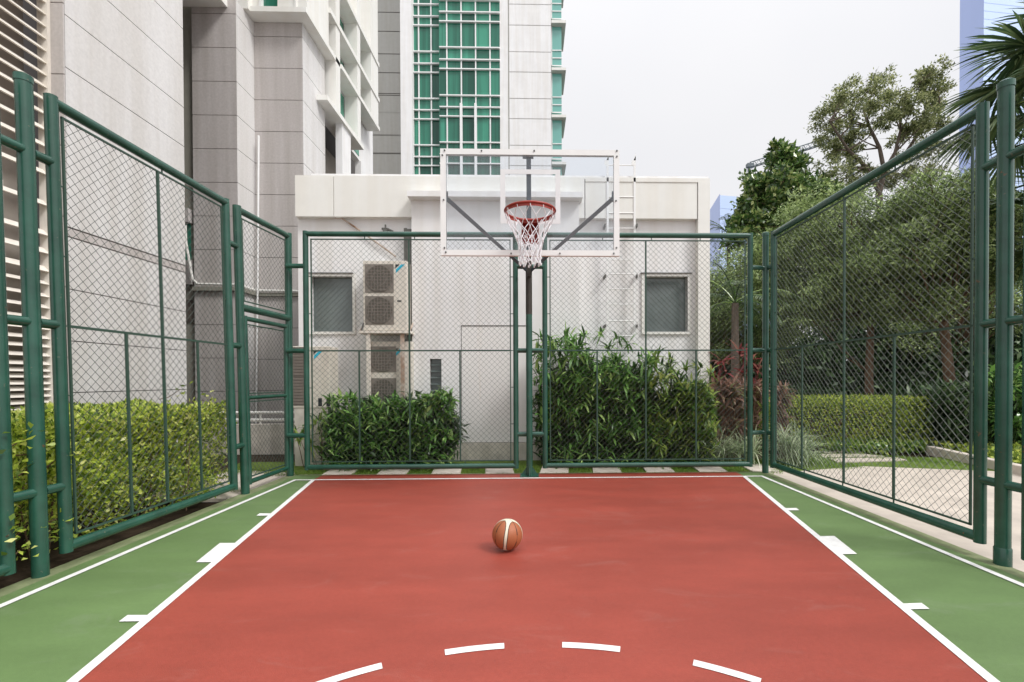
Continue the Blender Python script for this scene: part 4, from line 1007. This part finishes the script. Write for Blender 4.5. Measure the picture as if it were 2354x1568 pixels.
HL = tp_+[hedge_leaves((-4.9, -3.58, -5.2, -1.1, .05, 1.06), 62000, .050, .027, .07),
                   hedge_leaves((-4.8, -3.58, -1.3, -.66, .03, 1.08), 13000, .05, .027, .10, seed=2)]
st_ = []
for i in range(90):
    y = NP.uniform(-5, -.9); x = NP.uniform(-4.7, -3.6); st_.append(((x, y, 0), (x+NP.normal()*.12, y+NP.normal()*.12, NP.uniform(.7, 1.15))))
# sprigs that push out between the posts, and above the top
Ls = []; sp = []
for px, py, X in ((55, 1010, -3.40), (30, 1085, -3.42), (110, 1010, -3.46), (100, 1060, -3.43), (150, 1040, -3.42), (20, 1230, -3.36), (45, 1265, -3.36), (140, 1190, -3.42), (85, 1215, -3.45), (10, 1010, -3.4), (470, 920, -3.7), (415, 895, -4.2)):
    c = gx(px, py, X-.05); n = 9
    P_ = c+NP.normal(size=(n, 3))*.045; D = unit(rand_dirs(n)*.8+np.array([.5, 0, .3]))
    Ls.append(leaf_arrays(P_, D, NP.uniform(.045, .075, n), NP.uniform(.022, .034, n))); sp.append(((c[0]-.25, c[1], c[2]-.12), c))
V, F = cat_arrays(HL+Ls); quads_mesh('foliage', V, F, M['lf_hedge'], hg); stems(st_+[(np.array(a)+0, b) for a, b in sp], .006).build('stems', M['bark'], hg)

def rosette_shrub(name, label, base, clumps, mat_, nper, ln, wd, droop, cat='shrub', group=None, stemr=.010, up=.55, stem_m='bark', fill=0, fill_box=None, fl=.10, fw=.03, fmat=None):
    """canes topped with rosettes of strap leaves; clumps = list of (x, y, z, spread)"""
    root = thing(name, base, label, cat, group); Ls = []; ss = []
    for (x, y, z, sp_) in clumps:
        c = np.array([x, y, z]); n = nper
        D = unit(rand_dirs(n, up)+np.array([0, -.12, 0])); P_ = c+NP.normal(size=(n, 3))*sp_*np.array([.3, .3, .45])
        Ls.append(blade_arrays(P_, D, NP.uniform(ln*.65, ln*1.15, n), NP.uniform(wd*.7, wd*1.2, n), NP.uniform(droop*.5, droop*1.4, n), 3))
        ss.append(((base[0]+(x-base[0])*.75, base[1]+(y-base[1])*.75+.12, 0), c))
    if fill:
        x0, x1, y0, y1, z0, z1 = fill_box; P_ = NP.uniform((x0, y0, z0), (x1, y1, z1), size=(fill, 3))
        zc = (z0+z1)/2; t_ = (P_[:, 2]-z0)/(z1-z0); ph_ = base[0]*7; wv = .80+.26*np.sin(np.pi*np.clip(t_*.85, 0, 1))+.10*np.sin(P_[:, 1]*6+ph_); P_[:, 0] = (x0+x1)/2+(P_[:, 0]-(x0+x1)/2)*wv
        P_[:, 2] *= .90+.10*np.sin(P_[:, 0]*5.1+ph_)*np.sin(P_[:, 0]*2.3+1+ph_)
        keep = (((P_[:, 0]-(x0+x1)/2)/((x1-x0)/2))**2+((P_[:, 1]-(y0+y1)/2)/((y1-y0)/2))**2*.6+np.clip((P_[:, 2]-zc)/((z1-z0)/2), 0, 2)**2) < 1.15
        P_ = P_[keep]; P_[:, 1] = y0+(y1-y0)*((P_[:, 1]-y0)/(y1-y0))**.8; n = len(P_)
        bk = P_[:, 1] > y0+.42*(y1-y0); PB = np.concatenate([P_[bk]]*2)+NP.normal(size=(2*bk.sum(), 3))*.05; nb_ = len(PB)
        Vb, Fb = blade_arrays(PB, rand_dirs(nb_, .1), NP.uniform(fl*.8, fl*1.4, nb_), fw*1.4, .6, 2); quads_mesh('inner_foliage', Vb, Fb, M['lf_dark'], root)  # dark leaf colour stands in for shade deep inside the shrub
        P_ = P_[~bk]; n = len(P_)
        D = unit(rand_dirs(n, .25)*np.array([1.3, 1, .8])+np.array([0, -.3, 0])); Ls.append(blade_arrays(P_, D, NP.uniform(fl*.6, fl*1.5, n), NP.uniform(fw*.6, fw*1.3, n), NP.uniform(.1, .7, n), 2))
    V, F = cat_arrays(Ls); quads_mesh('foliage', V, F, mat_, root)
    stems(ss[::2] if fill else ss, stemr*.7).build('stems', M['dkstem'] if fill else M[stem_m], root)
    return root
def pxclumps(lst, Y, jit=.25, sp_=.08):
    o = []
    for px, py in lst:
        p = gy(px, py, Y+NP.uniform(-jit, jit)); o.append((p[0], p[1], p[2], sp_))
    return o
def scatter_px(n, x0, x1, topfn, ybot, Y, jit, sp_):
    o = []
    for i in range(n):
        px = NP.uniform(x0, x1); t = topfn(px); py = t+(ybot-t)*.85*NP.random()**1.5
        p = gy(px, py, Y+NP.uniform(-jit, jit)); o.append((p[0], p[1], max(.12, p[2]), sp_))
    return o
tl = lambda px: 922-14*math.sin((px-745)/38.)-9*math.sin(px/12.)-(10 if px > 900 else 0)+max(0, 770-px)*.9+max(0, px-1035)*2.2
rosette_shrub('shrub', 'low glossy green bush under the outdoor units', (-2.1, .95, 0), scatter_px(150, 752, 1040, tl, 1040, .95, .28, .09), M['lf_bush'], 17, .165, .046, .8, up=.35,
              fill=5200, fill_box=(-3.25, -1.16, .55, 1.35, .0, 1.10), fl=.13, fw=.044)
rosette_shrub('shrub', 'small fern like plant between the corner post and the low bush', (-3.35, .75, 0), pxclumps([(700, 985), (722, 975), (740, 1000), (690, 1010), (715, 1020), (680, 1000), (735, 965)], .75, .15, .06), M['lf_mid'], 16, .22, .03, 1.1)
tr1 = lambda px: 812-30*math.sin((px-1225)/38.)-14*math.sin(px/13.)+max(0, px-1440)*.9+max(0, 1270-px)*.6
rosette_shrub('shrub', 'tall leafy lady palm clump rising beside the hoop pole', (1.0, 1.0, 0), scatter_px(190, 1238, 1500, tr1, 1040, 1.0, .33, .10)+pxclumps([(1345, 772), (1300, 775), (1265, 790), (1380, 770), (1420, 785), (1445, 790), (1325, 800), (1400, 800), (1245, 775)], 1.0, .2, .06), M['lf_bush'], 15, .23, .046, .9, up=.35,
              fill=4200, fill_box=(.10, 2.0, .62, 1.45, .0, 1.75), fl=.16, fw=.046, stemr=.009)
tr2 = lambda px: 872-20*math.sin((px-1490)/24.)-12*math.sin(px/11.)+max(0, px-1600)*.5
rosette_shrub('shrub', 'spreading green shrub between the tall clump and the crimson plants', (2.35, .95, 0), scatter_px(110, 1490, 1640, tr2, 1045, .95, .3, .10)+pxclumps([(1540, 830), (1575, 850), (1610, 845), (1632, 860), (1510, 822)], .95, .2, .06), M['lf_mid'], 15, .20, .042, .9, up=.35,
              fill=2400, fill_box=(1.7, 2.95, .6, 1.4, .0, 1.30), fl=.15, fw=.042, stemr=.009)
# crimson plants: red crowns over bronze foliage
for i, (lst, lab) in enumerate((([(1655, 835), (1645, 870), (1668, 855), (1680, 900)], 'crimson cordyline nearest the white house corner'), ([(1700, 815), (1722, 830), (1712, 860), (1742, 850), (1735, 880)], 'tallest crimson cordyline beside the corner post'))):
    c = pxclumps(lst, 1.75, .2, .05); rosette_shrub('cordyline', lab, (c[0][0], 1.75, 0), c, M['lf_red'], 13, .34, .055, .9, 'plant', 'crimson cordylines at the house corner')
rosette_shrub('shrub', 'bronze leaved bush below the crimson plants', (3.6, 1.45, 0), scatter_px(70, 1642, 1745, lambda px: 890, 1040, 1.45, .25, .08)+scatter_px(16, 1788, 1806, lambda px: 900, 1030, 1.5, .2, .08), M['lf_brown'], 16, .26, .05, 1.1, stemr=.008)
for lst, base, lab in (([(1660, 1022), (1700, 1015), (1730, 1025), (1680, 1030), (1715, 1030), (1645, 1030)], (3.25, 1.1, 0), 'pale striped grass clump behind the far fence near the corner'),
                       ([(1800, 985), (1830, 990), (1815, 1010), (1845, 1015), (1800, 1030), (1830, 1030), (1855, 1035)], (4.6, 1.0, 0), 'pale striped grass clump on the lawn outside the corner')):
    c = [(p[0], p[1], max(.08, p[2]*.55), .08) for p in pxclumps(lst, base[1], .2, .08)]
    rosette_shrub('grass_clump', lab, base, c, M['lf_pale'], 60, .52, .017, 1.5, 'plant', up=1.0)
hc = thing('clipped_hedge', (5.9, 2.6, 0), 'clipped box hedge on the lawn before the trees', 'hedge')
def hb():
    a, b = gy(1775, 908, 2.2), gy(2140, 915, 2.2)
    return (a[0], b[0], 2.15, 3.4, .12, 1.0)
bx = hb()
P1 = NP.uniform((bx[0], bx[2], bx[4]), (bx[1], bx[3], bx[5]), size=(60000, 3))
d = np.minimum.reduce([P1[:, 0]-bx[0], bx[1]-P1[:, 0], P1[:, 1]-bx[2], bx[5]-P1[:, 2]]); P1 = P1[NP.random(len(P1)) < np.exp(-d/.09)][:26000]
V, F = leaf_arrays(P1, unit(rand_dirs(len(P1), .5)+np.array([0, -.5, 0])), NP.uniform(.04, .075, len(P1)), NP.uniform(.022, .036, len(P1)))
quads_mesh('foliage', V, F, M['lf_clip'], hc)
stems([((NP.uniform(bx[0]+.1, bx[1]-.1), NP.uniform(2.3, 3.2), -.03),)*1+((NP.uniform(bx[0]+.1, bx[1]-.1), NP.uniform(2.3, 3.2), .8),) for i in range(50)], .012).build('stems', M['bark'], hc)
def cover(name, polyp, n, h, m_, ln, wd):
    P_ = np.array([gz(*p)[:2] for p in polyp]); mn, mx = P_.min(0), P_.max(0); q = NP.uniform(mn, mx, size=(n, 2))
    ins = np.zeros(n, bool); j = len(P_)-1
    for i in range(len(P_)):
        c = ((P_[i, 1] > q[:, 1]) != (P_[j, 1] > q[:, 1])) & (q[:, 0] < (P_[j, 0]-P_[i, 0])*(q[:, 1]-P_[i, 1])/(P_[j, 1]-P_[i, 1]+1e-12)+P_[i, 0])
        ins ^= c; j = i
    q = q[ins]; n = len(q); V, F = leaf_arrays(np.c_[q, NP.uniform(0, h, n)], rand_dirs(n, .6), NP.uniform(ln*.7, ln*1.3, n), wd)
    return tag(quads_mesh(name, V, F, m_), None, None, None, 'stuff')
cover('ground_cover', [(1880, 1022), (2130, 1010), (2135, 1040), (2030, 1046), (1890, 1040)], 9000, .18, M['lf_mid'], .08, .05)
cover('ground_cover', [(2138, 1036), (2150, 1012), (2400, 1040), (2400, 1090)], 9000, .16, M['lf_clip'], .08, .05)

def tree(name, label, base, trunk_pts, tr, clumps, mat_, lpc, ln, wd, bark='bark', cat='tree', group=None, droop=0., flat=.75, limbs=True, nt2=6, mains=()):
    """tapered trunk, a limb to every clump, and leaves gathered round the limb ends"""
    root = thing(name, base, label, cat, group)
    tp = [np.array(p, float) for p in trunk_pts]; mb = MB()
    n = len(tp); mb.tube(tp, [tr*(1-.55*i/(n-1)) for i in range(n)], 10)
    for q in mains:
        q = [np.array(p, float) for p in q]; k_ = len(q); mb.tube(q, [tr*(.46-.32*i/(k_-1)) for i in range(k_)], 7); tp = tp+q[1:]
    if mains: tp = tp[n-1:]; n = len(tp)
    Ls = []
    for (x, y, z, s_) in clumps:
        c = np.array([x, y, z])
        if limbs:
            dist = [np.linalg.norm(c-p)+max(0, p[2]-c[2]+.3)*3 for p in tp]; i = int(np.argmin(dist)); o = tp[i] if mains else (tp[max(0, i-1)] if i == n-1 and n > 2 and NP.random() < .5 else tp[i])
            m1 = o*.55+c*.45+NP.normal(size=3)*.12*np.linalg.norm(c-o)*.4; m1[2] -= .05*np.linalg.norm(c-o)
            r0 = tr*.20; mb.tube([o, m1, c], [r0, r0*.6, r0*.22], 6, cap=False)
            for k_ in range(4):
                e = c+NP.normal(size=3)*s_*.75; mb.tube([m1*.3+c*.7, e], [r0*.25, r0*.08], 4, cap=False)
        m_ = max(5, int(lpc*NP.uniform(.7, 1.3)))
        # several small tufts inside each clump so that the crown breaks up
        tc_ = c+np.clip(NP.normal(size=(nt2, 3)), -1.25, 1.25)*s_*np.array([.62, .62, .62*flat])
        P_ = tc_[NP.integers(0, nt2, m_)]+NP.normal(size=(m_, 3))*s_*np.array([.26, .26, .19])
        D = unit(unit(P_-c)*.5+rand_dirs(m_)*.8+np.array([0, 0, -droop]))
        Ls.append(leaf_arrays(P_, D, NP.uniform(ln*.65, ln*1.3, m_), NP.uniform(wd*.7, wd*1.25, m_)))
    mb.build('trunk', M[bark], root, smooth=True)
    V, F = cat_arrays(Ls); quads_mesh('crown', V, F, mat_, root)
    return root
def ell(c, r, n, s_, bottom=-.8):
    o = []
    while len(o) < n:
        d = NP.normal(size=3); d /= np.linalg.norm(d); q = NP.random()**(1/2.2)
        if d[2]*q < bottom: continue
        o.append((c[0]+d[0]*r[0]*q, c[1]+d[1]*r[1]*q, c[2]+d[2]*r[2]*q, s_*NP.uniform(.75, 1.3)))
    return o
def pxc(lst, Y, jit, s_):
    return [(*gy(px, py, Y+NP.uniform(-jit, jit)), s_*NP.uniform(.8, 1.25)) for px, py in lst]
# tall open tree
E_ = [(1905, 245), (1893, 270), (1930, 232), (1925, 290), (1900, 320), (1890, 300), (1955, 205), (1975, 225), (2010, 195), (2020, 180), (1995, 240), (2040, 230), (2055, 250), (1965, 260), (2000, 285), (1955, 310), (2035, 275), (2075, 215), (2070, 260), (2110, 200), (2130, 180), (2140, 165), (2155, 200), (2125, 225), (2165, 235), (2100, 240), (2145, 265), (2110, 290), (2160, 280), (2085, 300), (2135, 310), (1940, 345), (1915, 345), (1965, 350), (1905, 385), (1930, 400), (1960, 385), (2120, 340), (2090, 350), (2150, 345), (2060, 320), (2070, 390), (2110, 400), (2140, 400), (1990, 400), (2040, 420), (1960, 430), (1900, 420), (2090, 440)]
b = gy(2010, 872, 11.5)
tree('open_tree', 'tall open crowned tree with branching limbs against the sky', (b[0], 11.5, 0), [(b[0]+.3, 11.5, -.1), (*gy(2035, 600, 11.5),), (*gy(2020, 445, 11.5),), (*gy(2033, 395, 11.5),)], .18,
     pxc(E_, 11.5, 1.5, .36), M['lf_open'], 560, .115, .05, 'barkg', nt2=8, mains=[[gy(a, b_, Y_) for a, b_, Y_ in q] for q in ([(2020, 440, 11.5), (1992, 385, 11.3), (1950, 345, 11.0), (1930, 315, 10.8), (1908, 280, 10.7)], [(2033, 395, 11.5), (2022, 340, 11.7), (1998, 290, 11.9), (1985, 255, 12.1), (2010, 205, 12.3)], [(2033, 395, 11.5), (2058, 350, 11.4), (2070, 300, 11.3), (2066, 240, 11.3)], [(2034, 393, 11.5), (2082, 352, 11.8), (2112, 305, 12.0), (2128, 250, 12.1), (2140, 190, 12.2)], [(2082, 352, 11.8), (2125, 340, 11.5), (2155, 300, 11.2), (2160, 255, 11.)])])
# round dense tree
D_ = [(1800, 365), (1820, 390), (1800, 410), (1840, 410), (1775, 430), (1815, 440), (1745, 430), (1855, 440), (1870, 460), (1790, 465), (1750, 465), (1830, 475), (1720, 480), (1770, 500), (1810, 510), (1712, 512), (1740, 515), (1860, 500), (1895, 455), (1910, 440), (1890, 480), (1925, 460), (1760, 540), (1710, 545), (1800, 545), (1790, 350)]
b = gy(1800, 872, 10.5)
tree('round_tree', 'dense bright green tree with big glossy leaves beside the distant office block', (b[0], 10.5, 0), [(b[0], 10.5, -.1), (b[0], 10.5, 3), (b[0]-.1, 10.5, 5), (b[0], 10.5, 7.0)], .22, pxc(D_, 10.5, .9, .40)+pxc(D_[:20], 11.0, .6, .44), M['lf_round'], 430, .21, .10, nt2=9)
# feathery trees behind the side fence
b = gy(2000, 872, 4.9)
tree('feathery_tree', 'feathery olive tree whose trunk stands left behind the clipped hedge', (b[0], 4.9, 0), [(b[0], 4.9, -.1), (b[0]-.03, 4.9, 1.5), (b[0]+.1, 5, 3), (b[0]+.2, 5, 4.6)], .11, ell((8.1, 5.2, 4.25), (2.5, 1.6, 1.75), 120, .42), M['lf_grey'], 540, .112, .034, droop=.25, nt2=8)
b = gy(2183, 872, 3.6)
tree('feathery_tree', 'feathery olive tree with a thick brown trunk right behind the clipped hedge', (b[0], 3.6, 0), [(b[0]+.05, 3.6, -.1), (b[0], 3.6, 1.3), (b[0]-.05, 3.7, 2.6), (b[0]+.1, 3.7, 4.2)], .13, ell((9.3, 4.0, 4.2), (1.9, 1.4, 1.7), 90, .40), M['lf_grey'], 540, .112, .034, droop=.25, nt2=8)
tree('feathery_tree', 'feathery olive tree showing just right of the white house corner', (6.3, 8, 0), [(6.6, 8, -.1), (6.5, 8, 2), (6.4, 8, 3.2), (6.4, 8, 4.4)], .10, ell((6.5, 8, 3.5), (1.9, 1.4, 1.75), 85, .46), M['lf_grey'], 380, .12, .036, droop=.25, nt2=8)
tree('feathery_tree', 'dusty feathery tree standing furthest back between the open tree and the palm', (15.5, 10, 0), [(15.5, 10, -.1), (15.4, 10, 2.5), (15.4, 10, 5)], .14, ell((14.6, 10, 4.6), (3.4, 1.6, 2.6), 90, .55), M['lf_grey'], 380, .14, .045, droop=.2, nt2=8)
# dark planting behind
def thicket(name, box, n, ln, wd, m_):
    x0, x1, y0, y1, z0, z1 = box; P_ = NP.uniform((x0, y0, z0), (x1, y1, z1), size=(n, 3))
    P_[:, 2] *= .72+.28*np.sin(P_[:, 0]*1.7)*np.sin(P_[:, 0]*.6+1)
    V, F = leaf_arrays(P_, rand_dirs(n, .3), NP.uniform(ln*.6, ln*1.3, n), wd); return tag(quads_mesh(name, V, F, m_), None, None, None, 'stuff')
thicket('thicket', (4.0, 30, 9.5, 12.5, 0, 4.6), 56000, .30, .13, M['lf_dark'])
thicket('undergrowth', (5.2, 13.5, 4.0, 6.0, 0, 1.15), 12000, .20, .07, M['lf_dark'])
rosette_shrub('shrub', 'dark bushy shrub right of the clipped hedge end', (8.3, 2.2, 0), scatter_px(90, 2145, 2260, lambda px: 900, 1030, 2.2, .35, .12), M['lf_dark'], 18, .22, .06, .8, fill=3500, fill_box=(7.4, 9.3, 1.7, 3.0, 0, 1.35), fl=.16, fw=.06)
rosette_shrub('shrub', 'leafy shrub seen between the two right hand posts', (9.6, 2.0, 0), scatter_px(60, 2265, 2400, lambda px: 850, 1040, 2.0, .35, .12), M['lf_bush'], 18, .2, .06, .8, fill=3000, fill_box=(8.6, 10.8, 1.5, 2.8, 0, 1.6), fl=.16, fw=.06)

def feather_frond(c, dirv, ln, sag, nl=34, ll=.28):
    """arching rachis with paired leaflets; returns rachis points and leaflet arrays"""
    p = np.array(c, float); d = unit(np.array(dirv, float)); pts = [p.copy()]
    for i in range(10):
        p = p+d*ln/10; d = unit(d+np.array([0, 0, -1])*sag/10); pts.append(p.copy())
    pts = np.array(pts); t = np.linspace(.15, 1, nl)*10; i0 = np.clip(t.astype(int), 0, 9); fr = (t-i0)[:, None]
    P_ = pts[i0]*(1-fr)+pts[i0+1]*fr; Tn = unit(pts[i0+1]-pts[i0]); sd_ = unit(np.cross(Tn, (0, 0, 1.)))
    L_ = []
    for s_ in (-1, 1):
        D = unit(sd_*s_+Tn*.55+np.array([0, 0, -.25])+NP.normal(size=(nl, 3))*.06); l_ = ll*(1-.6*np.abs(np.linspace(-.8, 1, nl)))
        L_.append(blade_arrays(P_, D, l_, .025, .5, 2))
    return pts, cat_arrays(L_)
def feather_palm(name, label, base, top, n, ln, mat_, tr=.09, elev=(.1, 1.1), sag=1.6):
    root = thing(name, base, label, 'palm'); tp = np.array(top); mb = MB()
    mb.tube([base, (np.array(base)+tp)/2, tp], [tr*1.15, tr, tr*.8], 10); Ls = []; rb = MB()
    for i in range(n):
        a = 2*math.pi*i/n+NP.uniform(-.2, .2); e = NP.uniform(*elev); pts, L_ = feather_frond(tp, (math.cos(a)*math.cos(e), math.sin(a)*math.cos(e), math.sin(e)), ln*NP.uniform(.8, 1.15), sag)
        Ls.append(L_); rb.tube(list(pts), [.014]*8+[.008, .006, .003], 4)
    mb.build('trunk', M['barkg'], root); rb.build('stalks', M['lf_mid'], root); V, F = cat_arrays(Ls); quads_mesh('fronds', V, F, mat_, root); return root
p = gy(1690, 660, 3.6); feather_palm('feather_palm', 'small feathery palm at the corner of the white house above the crimson plants', (p[0], 3.6, 0), (p[0], 3.6, p[2]-.35), 15, 1.35, M['lf_palm'])
p = gy(1675, 540, 12.5); feather_palm('feather_palm', 'dark palm in front of the distant blue block', (p[0], 12.5, 0), (p[0], 12.5, p[2]), 14, 1.7, M['lf_dark'])
def fan_palm(name, label, base, top, n, pet, rad, mat_, group=None, elev=(-1.0, 1.2), az=(0, 2*math.pi)):
    root = thing(name, base, label, 'palm', group); tp = np.array(top, float); mb = MB()
    mb.tube([base, (np.array(base)*.4+tp*.6), tp], [.16, .13, .15], 12); mb.build('trunk', M['barkg'], root, smooth=True)
    Ls = []; rb = MB()
    for i in range(n):
        a = az[0]+(az[1]-az[0])*((i*.618) % 1); e = elev[0]+(elev[1]-elev[0])*((i+.5)/n)
        d = np.array([math.cos(a)*math.cos(e), math.sin(a)*math.cos(e), math.sin(e)]); hub = tp+d*pet*NP.uniform(.85, 1.1)+np.array([0, 0, -.12])
        rb.tube([tp, (tp+hub)/2+np.array([0, 0, .05]), hub], [.02, .015, .011], 5)
        d2 = unit(d+np.array([0, 0, -.25])); s_ = unit(np.cross(d2, (0, 0, 1.))); nb = 60
        ph = np.linspace(-2.3, 2.3, nb); D = d2[None]*np.cos(ph)[:, None]+s_[None]*np.sin(ph)[:, None]; D[:, 2] -= .12*np.abs(ph)
        D = unit(D+NP.normal(size=(nb, 3))*.04); lens = rad*(1-.12*np.abs(ph)/2.3)*NP.uniform(.9, 1.08, nb)
        Ls.append(blade_arrays(np.repeat(hub[None], nb, 0), D, lens, .046, .65, 5))
    rb.build('stalks', M['lf_mid'], root); V, F = cat_arrays(Ls); quads_mesh('fronds', V, F, mat_, root); return root
fan_palm('fan_palm', 'tall dark fan palm whose fronds reach in above the right posts', (8.75, .9, 0), (8.75, .9, 6.1), 24, 1.05, .95, M['lf_palm'], elev=(-.55, 1.2))
fan_palm('fan_palm', 'lower fan palm behind the right side fence', (10.3, 2.8, 0), (10.2, 2.8, 4.6), 16, .9, .8, M['lf_palm'])
